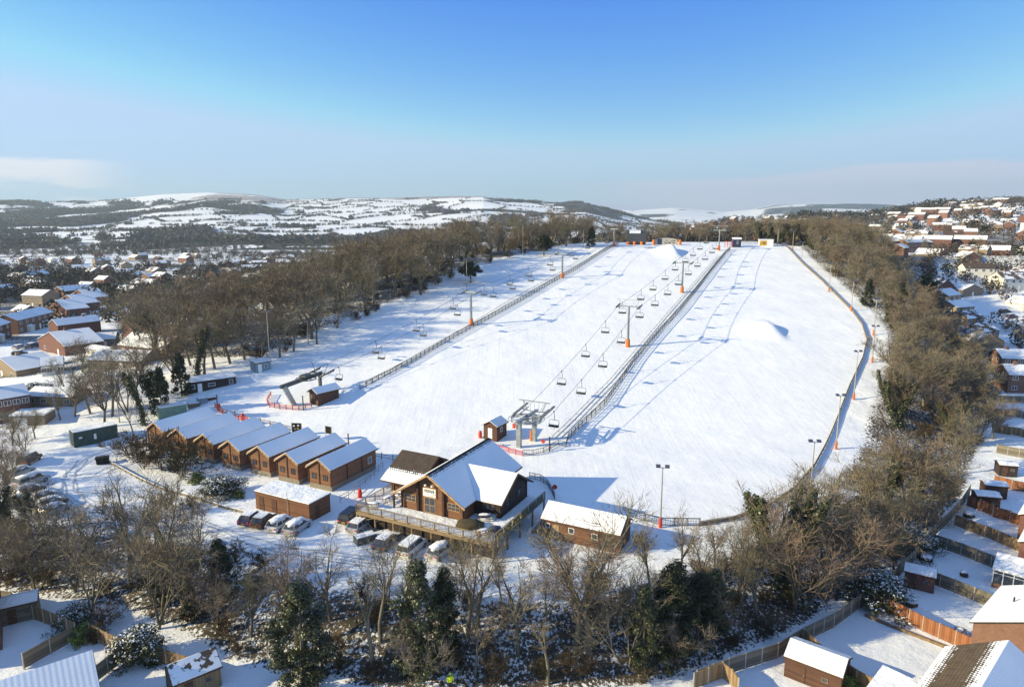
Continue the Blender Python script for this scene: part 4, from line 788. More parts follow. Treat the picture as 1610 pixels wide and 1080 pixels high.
def tower(name, label, loc, rz, h, gauge, frame=True, pad=2.0):
    t = thing(name, label, 'lift tower', loc, rz); b = MB(); b.tube([(0, 0, -.5), (0, 0, h*.5), (0, 0, h)], [.34, .30, .25], 12); b.build('mast', 'steel', t)
    b = MB(); b.tube([(0, 0, -.2), (0, 0, pad)], [.62, .5], 10); b.build('padding', 'orange', t)
    b = MB(); b.box(-gauge/2-.3, gauge/2+.3, -.16, .16, h-.12, h+.2); b.build('crossarm', 'steel', t)
    for s in (-1, 1):
        b = MB(); x = s*gauge/2; b.bar((x, -1.5, h-.2), (x, 1.5, h+.35), .16, .2)
        for i in range(6): y = -1.45+i*.58; z = h-.2+.55*(y+1.5)/3+.02; b.tube([(x-.09+s*.16, y, z), (x+.09+s*.16, y, z)], .22, 8)
        b.bar((x-s*.45, -1.3, h-.35), (x-s*.45, 1.3, h+.1), .3, .04); b.build('sheave_train', 'steel_d', t)
    if frame:
        b = MB(); g = gauge/2
        for s in (-1, 1): b.bar((s*g*.62, 0, h), (s*g*.95, 0, h+1.75), .09); b.bar((s*g*.3, 0, h+.1), (s*g*.5, 0, h+1.7), .04)
        b.bar((-g*1.15, 0, h+1.75), (g*1.15, 0, h+1.75), .1); b.build('maintenance_frame', 'steel', t)
    b = MB()
    for z in np.arange(pad, h-.3, .45): b.bar((-.16, -.42, z), (.16, -.42, z), .03)
    b.bar((-.16, -.42, pad), (-.16, -.42, h), .03); b.bar((.16, -.42, pad), (.16, -.42, h), .03); b.build('ladder', 'steel_d', t); return t
def cable_pts(nodes, sag=.6):
    out = []
    for (a, b) in zip(nodes[:-1], nodes[1:]):
        n = 10
        for i in range(n): k_ = i/n; p = a.lerp(b, k_); p.z -= sag*4*k_*(1-k_); out.append(p)
    out.append(nodes[-1]); return out
def on_cable(pts, px):
    best = None
    for a, b in zip(pts[:-1], pts[1:]):
        xa, xb = proj(a)[0], proj(b)[0]
        if min(xa, xb) <= px <= max(xa, xb): return a.lerp(b, (px-xa)/(xb-xa))
    return None
# central (right-hand) chairlift
A = P(840, 693); T = [P(987, 545), P(1072, 460), P(1130, 394)]; dirv = (T[2]-A); dirv.z = 0; dirv.normalize(); side_ = Vector((dirv.y, -dirv.x, 0)); RZ = math.atan2(dirv.y, dirv.x)-math.pi/2
HT = [10.4, 9.6, 8.2]; G_ = 5.6; nm = ['lower green-grey lift tower with orange padding in the middle of the slope', 'second lift tower up the central chairlift', 'top tower of the central chairlift beside the dark cabin']
for p, h, n in zip(T, HT, nm): tower('lift_tower', n, p, RZ, h, G_)
bw = P(816, 703); ZW = 5.1
t = thing('lift_station', 'grey bottom lift station with big horizontal wheel on two pylons', 'lift station', bw, RZ)
v = gl((0, 0), 0, 0)
def loc_(p): d = p-bw; return Vector((d.x*math.cos(-RZ)-d.y*math.sin(-RZ), d.x*math.sin(-RZ)+d.y*math.cos(-RZ), d.z))
rp = loc_(A); 
for i, (x, y, r_) in enumerate(((0, 0, .42), (rp.x, rp.y, .38))): b = MB(); b.box(x-r_, x+r_, y-r_*.8, y+r_*.8, -.6, ZW-.15); b.build('pylon', 'steel', t)
b = MB(); cx_, cy_ = rp.x*.5, rp.y*.45; n = 28; R_ = 2.8
ring = [(cx_+R_*math.cos(i*math.tau/n), cy_+R_*math.sin(i*math.tau/n), ZW) for i in range(n+1)]; b.tube(ring, .13, 6, cap=False); b.tube([(x, y, z-.32) for x, y, z in ring], .08, 5, cap=False); b.tube([(cx_+(x-cx_)*1.2, cy_+(y-cy_)*1.2, z-.1) for x, y, z in ring], .06, 5, cap=False)
for i in range(8): a = i*math.tau/8; b.bar((cx_, cy_, ZW-.1), (cx_+R_*math.cos(a), cy_+R_*math.sin(a), ZW-.05), .12)
b.tube([(cx_, cy_, ZW-.6), (cx_, cy_, ZW+.5)], .45, 10); wh = b.build('bull_wheel', 'steel', t)
b = MB(); b.box(cx_-.3, cx_+.3, -2.6, rp.y+2.6, ZW+.15, ZW+.5)
for s in (-1, 1):
    x = cx_+s*G_/2; b.bar((x, cy_-.5, ZW+.1), (x, rp.y+4.5, ZW+.9), .22, .3); b.bar((x-s*.7, cy_, ZW), (x-s*.7, rp.y+3.2, ZW+.55), .12, .2)
    b.bar((cx_, rp.y+1, ZW+.4), (x, rp.y+2, ZW+.4), .16); b.bar((cx_, cy_, ZW+.4), (x, cy_+.6, ZW+.2), .16)
b.build('frame', 'steel', t)
for s in (-1, 1):
    b = MB(); x = cx_+s*G_/2
    for i in range(10): y = cy_+.4+i*.62; z = ZW+.2+.8*(y-cy_)/(rp.y+5-cy_); b.tube([(x-.1, y, z+.1), (x+.1, y, z+.1)], .23, 8)
    b.build('sheave_train', 'steel_d', t)
b = MB(); yb_ = rp.y+1.4; 
for s in (-1, 1): b.bar((cx_+s*1.5, yb_, ZW+.4), (cx_+s*2.4, yb_, ZW+2.3), .14); b.bar((cx_+s*1.5, yb_-1.4, ZW+.4), (cx_+s*2.1, yb_, ZW+2.3), .08)
b.bar((cx_-3.2, yb_, ZW+2.3), (cx_+3.2, yb_, ZW+2.3), .16)
for x in (-.8, 0, .8): b.bar((cx_+x, yb_, ZW+.4), (cx_+x*1.2, yb_, ZW+2.25), .05)
b.build('maintenance_frame', 'steel', t)
for i in range(4): q = MB(); a = rng.uniform(0, 6.28); q.tube([(cx_+R_*.6*math.cos(a), cy_+R_*.6*math.sin(a), ZW-.5), (cx_+R_*1.0*math.cos(a+1), cy_+R_*math.sin(a+1), ZW-.7), (cx_, cy_, ZW-.9)], .05, 4); q.build('hose', 'steel_d', t)
q = MB(); q.box(rp.x-.75, rp.x-.39, rp.y-.4, rp.y+.3, -.2, 2.2); q.build('padding', 'orange', t)
q = MB(); q.box(-1.0, -.55, -.7, -.3, ZW-1.4, ZW-.6); q.build('control_box', 'red', t)
cab = []
for s in (-1, 1):
    st = bw+Vector((cx_*math.cos(RZ)-cy_*math.sin(RZ), cx_*math.sin(RZ)+cy_*math.cos(RZ), ZW+.1)); a0 = st+side_*(s*G_/2)
    nodes = [a0, A+dirv*5+side_*(s*G_/2)+Vector((0, 0, ZW+.8))]+[p+side_*(s*G_/2)+Vector((0, 0, h+.2)) for p, h in zip(T, HT)]+[T[2]+dirv*9+side_*(s*G_/2)+Vector((0, 0, 7.6))]
    cab.append(cable_pts(nodes))
b = MB(); [b.tube(c, .045, 4) for c in cab]; o = b.build('haul_cable', 'cable'); tag(o, 'pair of taut steel cables strung along the central chairlift', 'cable')
used_chair = {}
words = 'first second third fourth fifth sixth seventh eighth ninth tenth eleventh twelfth thirteenth fourteenth fifteenth'.split()
def hang(pxs, pts, what, rz, grp):
    for i, x in enumerate(pxs):
        p = on_cable(pts, x)
        if p is None: continue
        o = place(CHAIR, used_chair, p, rz, '%s empty chair up from the bottom on the %s' % (words[i], what), grp)
hang((885-2, 921, 952, 979, 1008, 1027, 1046, 1062, 1078, 1090, 1101, 1111), cab[0], 'left cable of the central lift', RZ, 'chairs of the central chairlift')
hang((871, 914, 948, 977, 1006, 1030, 1050, 1067, 1083, 1097, 1109, 1120, 1126), cab[1], 'right cable of the central lift', RZ, 'chairs of the central chairlift')
# left-hand chairlift
A2 = P(457, 637); T2 = [P(741, 511), P(884, 437), P(965, 388)]; d2 = T2[2]-A2; d2.z = 0; d2.normalize(); s2 = Vector((d2.y, -d2.x, 0)); RZ2 = math.atan2(d2.y, d2.x)-math.pi/2; H2 = [9.2, 8.3, 7.4]; G2 = 4.2
for p, h, n in zip(T2, H2, ('lower grey lift tower with orange foot on the left-hand chairlift', 'middle tower of the left-hand chairlift', 'top tower of the left-hand chairlift, left of the dark motor house')): tower('lift_tower', n, p, RZ2, h, G2, False, 1.8)
t = thing('lift_station', 'dark grey bottom station of the left-hand lift on one leaning leg', 'lift station', A2, RZ2); Z2 = 4.3
b = MB(); b.bar((.5, .8, -.5), (0, -1.4, Z2), .7, .9); b.build('leaning_leg', 'steel', t)
b = MB(); b.bar((0, -2.4, Z2), (0, 9.2, Z2+.9), .55, .5); b.bar((-1.0, -1.6, Z2+.1), (-1., 7.5, Z2+.75), .2); b.bar((1., -1.6, Z2+.1), (1., 7.5, Z2+.75), .2); b.build('beam', 'steel_d', t)
b = MB(); b.bar((0, 8.6, -1.5), (0, 8.6, Z2+.8), .55); b.build('pylon', 'steel_d', t)
b = MB(); ring = [(2.1*math.cos(i*math.tau/24), 4.6+2.1*math.sin(i*math.tau/24), Z2+.45) for i in range(25)]; b.tube(ring, .12, 5, cap=False); [b.bar((0, 4.6, Z2+.45), (2.1*math.cos(a), 4.6+2.1*math.sin(a), Z2+.45), .1) for a in np.arange(0, 6.28, 1.05)]; b.tube([(0, 4.6, Z2+.2), (0, 4.6, Z2+1.3)], .5, 8); b.box(-.9, .9, 3.6, 5.6, Z2+.95, Z2+1.35); b.build('bull_wheel', 'steel_d', t)
for s in (-1, 1):
    b = MB(); x = s*G2/2; b.bar((x, 6.8, Z2+.6), (x, 11, Z2+1.5), .2, .25)
    for i in range(6): y = 7+i*.7; b.tube([(x-.1, y, Z2+.75+.2*i*.5), (x+.1, y, Z2+.75+.2*i*.5)], .24, 8)
    b.bar((0, 8.6, Z2+.7), (x, 8.6, Z2+.9), .25); b.bar((x*.6, 8.6, Z2+.9), (x*1.2, 8.8, Z2+3.1), .1); b.build('sheave_train', 'steel_d', t)
cab2 = []
for s in (-1, 1):
    nodes = [A2+d2*4.6+s2*(s*2.1)+Vector((0, 0, Z2+.6)), A2+d2*11+s2*(s*G2/2)+Vector((0, 0, Z2+1.6))]+[p+s2*(s*G2/2)+Vector((0, 0, h+.2)) for p, h in zip(T2, H2)]+[T2[2]+d2*8+s2*(s*G2/2)+Vector((0, 0, 6.6))]
    cab2.append(cable_pts(nodes, .9))
b = MB(); [b.tube(c, .04, 4) for c in cab2]; o = b.build('haul_cable', 'cable'); tag(o, 'pair of thin cables strung along the left-hand chairlift', 'cable')
hang((590, 654, 712, 761, 801, 831, 865, 899, 924, 948), cab2[0], 'far cable of the left-hand lift', RZ2, 'chairs of the left-hand chairlift')
hang((532, 599, 665, 719, 775, 806, 835, 869, 905, 955), cab2[1], 'near cable of the left-hand lift', RZ2, 'chairs of the left-hand chairlift')
# ------------------------------------------------------------------ fences and rails
def world_line(pxs, step=2.): 
    ps = [P(*q) for q in pxs]; out = []
    for a, b in zip(ps[:-1], ps[1:]):
        n = max(1, round((b-a).length/step)); out += [a.lerp(b, i/n) for i in range(n)]
    out.append(ps[-1])
    for p in out: p.z = gz(p.x, p.y)
    return out
def rail_fence(name, label, cat, pts, h=1.1, rails=(.5, 1.0), mat='post', rmat=None, net=None, post_r=.06, panel=None, every=1, group=None, jit=.0):
    t = thing(name, label, cat, pts[0], 0, group); o0 = Vector(pts[0]); r_ = random.Random(len(label)); L = [p-o0 for p in pts]
    b = MB(); 
    for i, p in enumerate(L):
        if i % every == 0: dz = r_.uniform(-jit, jit); b.box(p.x-post_r, p.x+post_r, p.y-post_r, p.y+post_r, p.z-.4, p.z+h+dz)
    b.build('post', mat, t)
    b = MB()
    for z in rails:
        for a, c in zip(L[:-1], L[1:]): b.bar(a+Vector((0, 0, z)), c+Vector((0, 0, z)), .05, .09)
    if rails: b.build('rail', rmat or mat, t)
    if net:
        b = MB(); sp, mt = net
        for a, c in zip(L[:-1], L[1:]):
            n = max(1, int((c-a).length/sp))
            for i in range(n): q = a.lerp(c, (i+.5)/n); b.bar(q+Vector((0, 0, .08)), q+Vector((0, 0, h-.08)), .035)
            for z in np.arange(.15, h, sp): b.bar(a+Vector((0, 0, z)), c+Vector((0, 0, z)), .03)
        b.build('netting', mt, t)
    if panel:
        b = MB(); z0, z1, mt = panel
        for a, c in zip(L[:-1], L[1:]): b.bar(a+Vector((0, 0, (z0+z1)/2)), c+Vector((0, 0, (z0+z1)/2)), .05, z1-z0)
        b.build('board_panel', mt, t)
    return t
rail_fence('perimeter_fence', 'low weathered timber fence curving round the right-hand edge of the piste', 'fence', world_line(RE_PX[::-1][:-2], 2.4), .75, (.7,), 'post', panel=(.05, .6, 'fence_g'))
rail_fence('perimeter_fence', 'grey mesh fence along the bottom edge of the piste beside the lamp post', 'fence', world_line(RE_PX[:3], 2.), 1.2, (.15, 1.15), 'steel_d', net=(.3, 'steel_d'))
rail_fence('slope_netting', 'dark netting fence climbing beside the left-hand lift', 'fence', world_line(((566, 612), (640, 575), (700, 540), (745, 515), (800, 485), (860, 450), (905, 425), (940, 402), (972, 386)), 2.), 1.25, (.15, 1.2), 'steel_d', net=(.35, 'steel_d'), jit=.1)
rail_fence('slope_netting', 'dark double rail just behind the netting beside the left-hand lift', 'fence', world_line(((575, 604), (640, 569), (700, 534), (745, 510), (800, 480), (860, 446), (905, 420), (940, 399), (968, 385)), 2.), .55, (.25, .5), 'steel_d', rmat='steel_d')
rail_fence('slope_netting', 'dark netting fence climbing beside the central lift', 'fence', world_line(((893, 692), (915, 670), (950, 638), (968, 612), (1000, 565), (1035, 525), (1070, 488), (1100, 450), (1122, 422), (1140, 400), (1148, 393)), 2.), 1.35, (.15, 1.3), 'steel_d', net=(.35, 'steel_d'), jit=.15)
for k_, (a, b_, lb) in enumerate((((868, 688), (1128, 403), 'leftmost'), ((876, 689), (1133, 403), 'middle'), ((884, 690), (1138, 402), 'rightmost'))):
    pts = world_line((a, ((a[0]*2+b_[0])//3+8, (a[1]*2+b_[1])//3+2), ((a[0]+2*b_[0])//3+4, (a[1]+2*b_[1])//3), b_), 3.); rail_fence('rope_rail', '%s of three thin rails in the snow beside the central lift' % lb, 'rail', pts, .35, (.3,), 'steel_d', post_r=.03)
pts = world_line(((600, 596), (680, 548), (720, 523), (800, 474), (880, 430), (955, 385)), 3.); rail_fence('rope_rail', 'thin rope rail uphill of the left-hand lift netting', 'rail', pts, .4, (.35,), 'steel_d', post_r=.03)
rail_fence('rope_fence', 'rope fence with timber posts along the piste behind the chalets', 'fence', world_line(((345, 648), (395, 663), (440, 672), (480, 688), (520, 703), (560, 712), (600, 722), (636, 728)), 2.2), 1.1, (.45, .9), 'post', rmat='deckwood', jit=.2)
rail_fence('orange_net', 'sagging orange netting from the small pillar towards the chalets', 'net', world_line(((338, 640), (350, 652), (365, 660), (385, 662), (402, 668)), 1.4), 1.0, (.9,), 'red', net=(.22, 'net'), jit=.15)
rail_fence('orange_net', 'orange netting hooked round the foot of the left-hand lift station', 'net', world_line(((426, 622), (420, 632), (424, 640), (440, 643), (470, 645), (490, 640)), 1.6), 1.0, (.9,), 'post', rmat='net', net=(.22, 'net'), jit=.1)
rail_fence('orange_net', 'orange netting in front of the central lift station', 'net', world_line(((772, 700), (785, 708), (800, 712), (822, 717)), 1.6), 1.0, (.9,), 'red', net=(.22, 'net'))
rail_fence('crowd_barrier', 'low steel barrier curving past the central lift station', 'barrier', world_line(((822, 716), (838, 716), (855, 712), (866, 706), (878, 700), (890, 703), (892, 694)), 1.8), 1.05, (.3, 1.0), 'steel_d', net=(.45, 'steel_d'), post_r=.04)
rail_fence('boundary_wall', 'low snow-topped stone wall curving down from the car park to the shed', 'wall', world_line(((170, 726), (190, 738), (225, 757), (260, 772), (310, 785), (345, 797), (400, 812), (470, 833)), 2.), .4, (.48,), 'stone', rmat='snow', panel=(-.2, .42, 'stone'), post_r=.12)
rail_fence('guard_rail', 'metal handrail beside the path right of the nearest chalet', 'railing', world_line(((602, 735), (575, 760), (548, 783), (535, 790)), 1.7), 1.1, (.55, 1.05), 'steel', post_r=.035)
rail_fence('guard_rail', 'black handrail curving away behind the clubhouse wing', 'railing', world_line(((832, 752), (850, 756), (860, 763), (868, 776), (872, 786)), 1.3), 1.1, (.15, .55, 1.05), 'steel_d', net=(.3, 'steel_d'), post_r=.04)
def post_sign(label, px, py, w, h, z, mat, two=True, cat='sign', rz=GA):
    t = thing('notice_board', label, cat, P(px, py), rz)
    for s in ((-1, 1) if two else (0,)): q = MB(); q.bar((s*w/2, .04, -.3), (s*w/2, .04, z+h), .12); q.build('post', 'concrete' if two else 'post', t)
    q = MB(); q.box(-w/2+.07, w/2-.07, -.03, .03, z, z+h); q.build('board', mat, t); return t
post_sign('black notice board on two grey posts behind the chalets', 517, 692, 1.5, 1.4, 1.3, 'dark'); 
t = post_sign('dark shelter board with blurred yellow and white notices behind the fourth chalet', 467, 684, 1.9, 1.9, .5, 'dark', rz=R(-5))
for x, z, m_ in ((-.5, 1.7, 'white'), (.25, 1.2, 'yellow'), (.35, 1.8, 'white'), (-.3, 1.1, 'steel')): q = MB(); q.box(x-.18, x+.18, -.06, -.034, z, z+.3); q.build('notice', m_, t)
for px, py, h, m_, lb in ((548, 700, 2.2, 'post', 'bare timber marker post in the snow right of the black notice board'), (863+1, 709, 2.6, 'darkwood', 'dark brown post beside the central lift barrier'), (342, 640, 2.6, 'post', 'pale timber pillar at the start of the orange netting'), (442+35, 645, 3.0, 'steel_d', 'thin leaning marker pole beside the left-hand lift')):
    q = MB(); q.tube([(0, 0, -.3), (0, 0, h)], .13, 8); q.tube([(0, 0, h), (0, 0, h+.06)], .16, 8); o = q.build('marker_post', m_); o.location = P(px, py); tag(o, lb, 'post')
for px, py, lb in ((345, 645, 'red crash pad at the pillar where the orange netting begins'), (382, 660, 'red crash pad halfway down the orange netting'), (774, 702, 'orange crash pad in front of the central lift cabin'), (755, 688, 'red crash pad left of the central lift cabin'), (566, 782, 'red bin on the path left of the deck'), (502, 636, 'orange marker at the front of the left-hand lift cabin')):
    q = MB(); q.tube([(0, 0, -.2), (0, 0, .9), (0, 0, 1.35)], [.32, .34, .22], 8); o = q.build('crash_pad' if 'bin' not in lb else 'litter_bin', 'orange' if 'orange c' in lb else 'red'); o.location = P(px, py); tag(o, lb, 'crash pad' if 'bin' not in lb else 'bin')
# round warning signs
for px, py, lb in ((872, 786, 'dark red round sign on a post behind the clubhouse wing'), (854, 711, 'small red round sign at the central lift barrier')):
    t = thing('round_sign', lb, 'sign', P(px, py), R(-10)); q = MB(); q.tube([(0, 0, -.2), (0, 0, 2.2)], .04, 6); q.build('post', 'steel', t); q = MB(); q.tube([(0, -.06, 2.1), (0, -.02, 2.1)], .38, 14); q.build('disc', 'red', t)
# floodlights
def flood(px, yb, yt, label, pad='orange', heads=2):
    p = P(px, yb); d = proj(p)[2]; h = (yb-yt)*d/F/math.cos(PITCH+math.atan((yb-540)/F))*.985; t = thing('floodlight_pole', label, 'floodlight', p, R(rng.uniform(-12, 12)), 'floodlights along the piste')
    q = MB(); q.tube([(0, 0, -.4), (0, 0, h)], [.13, .07], 8); q.build('pole', 'pole', t)
    if pad: q = MB(); q.tube([(0, 0, 0), (0, 0, 1.4)], [.25, .22], 10); q.build('padding', pad, t)
    q = MB(); q.bar((-.75, 0, h-.05), (.75, 0, h-.05), .07); q.build('bracket', 'pole', t)
    for s in ((-1, 1) if heads == 2 else (0,)): q = MB(); q.prism([(-.25, -.02), (.2, .12), (.2, .34), (-.25, .2)], s*.6-.3, s*.6+.3, 'x'); o = q.build('lamp_head', 'lamp', t); o.location.z = h
for px, yb, yt, lb, pad in ((1038, 829, 738, 'tall twin-headed floodlight at the bottom edge of the piste', 'red'), (1273, 786, 697, 'floodlight behind bare branches at the lower right bend of the piste', None), (1314, 706, 623, 'floodlight with orange foot on the snowy path right of the piste', 'orange'), (1342, 628, 553, 'floodlight with orange foot nearest the widest part of the piste edge', 'orange'), (1371, 570, 513, 'floodlight with orange foot outside the piste bend', 'orange'),
    (1373, 527, 470, 'floodlight on the bank just above the piste bend', 'orange'), (1338, 489, 441, 'floodlight with turquoise-topped foot beside the upper fence', 'orange'), (1303, 459, 415, 'fourth floodlight down the upper right fence', 'orange'), (1260, 412, 381, 'third floodlight down the upper right fence', None), (1246, 393, 364, 'floodlight with tall orange pad at the top right corner', 'orange'), (1222, 386, 360, 'floodlight beside the yellow cabin', None),
    (425, 578, 491, 'tall floodlight at the edge of the wood beside the blue-grey cabin', None), (485, 541, 505, 'shorter floodlight against the left-hand wood', None), (734, 461, 407, 'floodlight in front of the wood behind the lower left-hand tower', None), (822, 402, 354, 'tall floodlight standing in the wood left of the slope top', None), (877, 397, 384-6, 'small floodlight behind the middle left-hand tower', None), (917, 388, 361, 'floodlight at the wood edge near the slope top', None), (188, 664, 592, 'pale pole standing among trees behind the dark green container', None), (1086, 371, 358, 'thin pole behind the painted cabin', None)):
    flood(px, yb, yt, lb, pad)
# ------------------------------------------------------------------ houses
def house(name, label, loc, rz, w, d, ze, zr, wall, roof='roof', axis='x', wins=3, storeys=2, chim=True, porch=False, group=None, gable_win=False, over=.3, z0=-1.5, frame='white', cat='house', back=False):
    """walls from (0,0) to (w,d), front towards -y"""
    t = thing(name, label, cat, loc, rz, group); gable_walls(0, w, 0, d, z0, ze, zr, axis).build('wall', wall, t)
    r, s = gable_roof(0, w, 0, d, ze, zr, over, .2, .12, axis, .14); b = MB(); b.v = r.v+s.v; n = len(r.v); b.f = r.f+[tuple(i+n for i in f) for f in s.f]; b.m = [0]*len(r.f)+[1]*len(s.f)
    rf = b.build('roof', ['roofdark', roof], t)
    if chim:
        q = MB(); cx_, cy_ = (w*.3, d/2) if axis == 'x' else (w/2, d*.4); q.box(cx_-.3, cx_+.3, cy_-.4, cy_+.4, zr-.6, zr+.9); q.tube([(cx_, cy_-.15, zr+.9), (cx_, cy_-.15, zr+1.2)], .12, 6); q.box(cx_-.34, cx_+.34, cy_-.44, cy_+.44, zr+.86, zr+.96); q.build('chimney', wall if wall.startswith('brick') else 'brick', rf)
    for st in range(storeys):
        for i in range(wins):
            x = w*(i+.5)/wins; z = .9+2.55*st
            if st == 0 and i == wins//2: q = MB(); q.box(x-.45, x+.45, -.06, -.004, 0, 2.05); q.build('door', frame, t); continue
            window(t, x, 0, z, 1.25, 1.1, nx=2, frame=frame)
    if gable_win: window(t, w, d*.5, 3.2 if storeys > 1 else 1.1, .7, .9, 'x', 1, 1, frame, out=1); 
    if back:
        for i in range(2): window(t, 0, d*(.3+.4*i), 1.0+2.5*(storeys-1), 1.1, 1.0, 'x', 1, 1, frame, out=-1)
    if porch:
        for x in ([w*.5] if porch == 1 else [w*.28, w*.72]): q = MB(); q.box(x-1.2, x+1.2, -1.3, -.01, -.3, 2.1); q.build('porch', 'render', t); q = MB(); q.prism([(-1.5, 2.104), (-.02, 2.104), (-.02, 2.7), (-1.5, 2.2)], x-1.35, x+1.35, 'x'); q.build('porch_roof', 'snow', t)
    return t
def house_px(label, pl, pr, d, ze, zr, wall, **k):
    p, q = P(*pl), P(*pr); p.z = min(p.z, q.z); return house('house', label, p, math.atan2(q.y-p.y, q.x-p.x), (q-p).length, d, ze, zr, wall, **k)
# left-hand estate near the resort
house_px('red brick terrace with two small porches and blue-shaded snow roof', (30, 526), (86, 510), 8.5, 5., 7., 'brick', wins=6, porch=2, roof='roof')
house_px('end of a brick terrace cut by the left edge, white porch in front', (-22, 545), (19, 529), 8, 5., 7., 'brick_red', wins=4, porch=1)
house_px('red brick house with gable to the camera and blue snow roof beside the street', (62, 550), (103, 560), 11, 3.4, 6.6, 'brick_red', axis='y', wins=2, storeys=1, gable_win=False)
house_px('bungalow with broad blue-shaded snow roof at the left edge', (-18, 590), (26, 592), 10, 2.8, 5.2, 'brick_buff', axis='y', wins=3, storeys=1)
house_px('cream two-storey flats with balconies and pale snow roof', (36, 482), (68, 484), 9, 5.4, 7.6, 'brick_buff', wins=5)
for i, (a, b_, lb) in enumerate((((74, 496), (106, 500), 'nearest'), ((91, 487), (126, 491), 'second'), ((110, 477), (142, 481), 'third'), ((100, 470), (128, 473), 'farthest'))): house_px('brown brick gable house, %s of the four stepped up the left-hand street' % lb, a, b_, 9, 3.6, 7.0, 'brick_red', axis='y', wins=2, storeys=1)
house_px('plum brick house with small white windows in the lower left shade', (-6, 668), (50, 652), 7, 5., 6.6, 'brick_red', wins=4, porch=False, roof='roof')
p = P(18, 672); t = thing('flat_roofed_garage', 'flat white-roofed garage below the plum brick house', 'garage', p, R(8)); q = MB(); q.box(0, 6.2, 0, 4.2, -.6, 2.3); q.build('wall', 'brick_buff', t); q = MB(); q.box(-.2, 6.4, -.2, 4.4, 2.304, 2.6); q.build('roof', 'snow', t); q = MB(); q.box(.6, 3., -.06, -.004, 0, 2.); q.build('door', 'white', t)
for pl, pr, d, ze, zr, w_, lb in (((140, 548), (182, 544), 7, 2.7, 4.3, 'brick_buff', 'long low house with flat-looking snow roof left of the wood'), ((188, 558), (256, 556), 9, 2.8, 5.4, 'brick', 'low house with rounded white roof at the edge of the wood'), ((140, 582), (222, 576), 8, 2.6, 4.4, 'brick_buff', 'long low house with bright roof above the dark trees'), ((256, 512), (303, 508), 8, 4.8, 6.4, 'brick', 'orange brick house showing between trees of the left-hand wood'),
        ((42, 640), (115, 640), 6, 2.4, 3.6, 'brick_buff', 'low outbuilding with snow roof behind the dark bushes'), ((66, 592), (100, 585), 6, 2.6, 4., 'render', 'white extension beside the left-edge bungalow'), ((136, 560), (165, 558), 4, 2.3, 2.9, 'render', 'small white garage block beside the low house')):
    house_px(lb, pl, pr, d, ze, zr, w_, wins=4, storeys=1, chim=d > 7)
# right-hand rows along the gardens
for i, (pl, pr, lb) in enumerate((((1488, 480), (1521, 470), 'farthest'), ((1502, 499), (1541, 489), 'third'), ((1519, 518), (1560, 508), 'second'), ((1538, 541), (1588, 530), 'nearest'))):
    p = P(pl[0], pl[1]+6); q = P(pr[0], pr[1]+8); house('house', 'buff brick house with melting snow roof, %s of the stepped row right of the wood' % lb, p, math.atan2(q.y-p.y, q.x-p.x)-R(0), 9.5, 8.5, 5.0, 7.0, 'brick_buff' if i < 3 else 'brick', 'roof_p' if i > 1 else 'roof', 'x', 3, gable_win=True, back=True)
for pl, lb, wl in (((1572, 590), 'orange brick house with white snow roof at the right edge', 'brick'), ((1583, 618), 'second orange brick house at the right edge, below the first', 'brick')):
    p = P(*pl); house('house', lb, p, R(-12), 9, 8, 4.8, 6.6, wl, 'roof', 'x', 3, back=True)
house_px('white rendered house with dark mossy roof above the stepped row', (1516, 438), (1562, 440), 7, 5, 6.8, 'render', wins=4, roof='roof_b')
house_px('white house with steep grey roof at the right edge of the street', (1576, 458), (1618, 456), 8, 5, 7.6, 'render', wins=4, roof='roof_p')
house_px('orange gabled house with white front behind the white rendered house', (1512, 422), (1543, 420), 8, 5, 7.8, 'brick', axis='y', wins=2)
house_px('brown brick bungalow with patches of snow beside the dark tree', (1472, 462), (1502, 466), 8, 3.4, 6.6, 'brick_red', axis='y', wins=2, storeys=1, roof='roof_p')
house_px('small brick house with pale gable below the brown bungalow', (1513, 468), (1545, 464), 6, 3.0, 5.0, 'brick_buff', axis='y', wins=1, storeys=1, roof='roof')
for k_, (x, y) in enumerate(((1380, 395), (1425, 397), (1330, 392))): house_px(['left-hand', 'right-hand', 'half-hidden'][k_]+' long block of flats with flat-topped white roof above the wood', (x, y), (x+40, y), 10, 5.6, 7.4, 'brick', wins=7, roof='roof', chim=False)
# the three houses at the bottom right and their gardens
dR = R(-49.5)
t = house('house', 'orange brick house with one small white window at the bottom right', Vector((45.9, 61.6, -3)), dR, 8.6, 9.8, 5.2, 7.3, 'brick', 'roof', 'y', 1, 1, chim=False, z0=-.5); window(t, 5.6, 0, 2.9, .9, 1.1, frame='white')
q = MB(); q.tube([(2, 5, 6.2), (2, 5, 6.9)], .08, 6); q.build('flue', 'dark', t)
M['roof_h2'] = roofsnow('half_melted_roof', (.13, .095, .06), 'middle', w=.7); M['roof_h3'] = roofsnow('ribbed_snow_roof', (.05, .05, .06), 'full', corr=True)
t = thing('house', 'house in the bottom right corner, half its brown tiled roof melted clear', 'house', Vector((34.6, 51.8, -3)), R(-47)); gable_walls(0, 8.8, 0, 8.6, -.5, 5, 7.8, 'y').build('wall', 'brick', t); r, s = gable_roof(0, 8.8, 0, 8.6, 5, 7.8, .35, .25, .12, 'y', .12, sides=(0,)); rr = r.build('roof', 'roofdark', t); s.build('roof_covering', 'roof_h2', rr); r, s = gable_roof(0, 8.8, 0, 8.6, 5, 7.8, .35, .25, .12, 'y', .12, sides=(1,)); rr = r.build('roof', 'roofdark', t); s.build('roof_covering', 'roof_h3', rr)
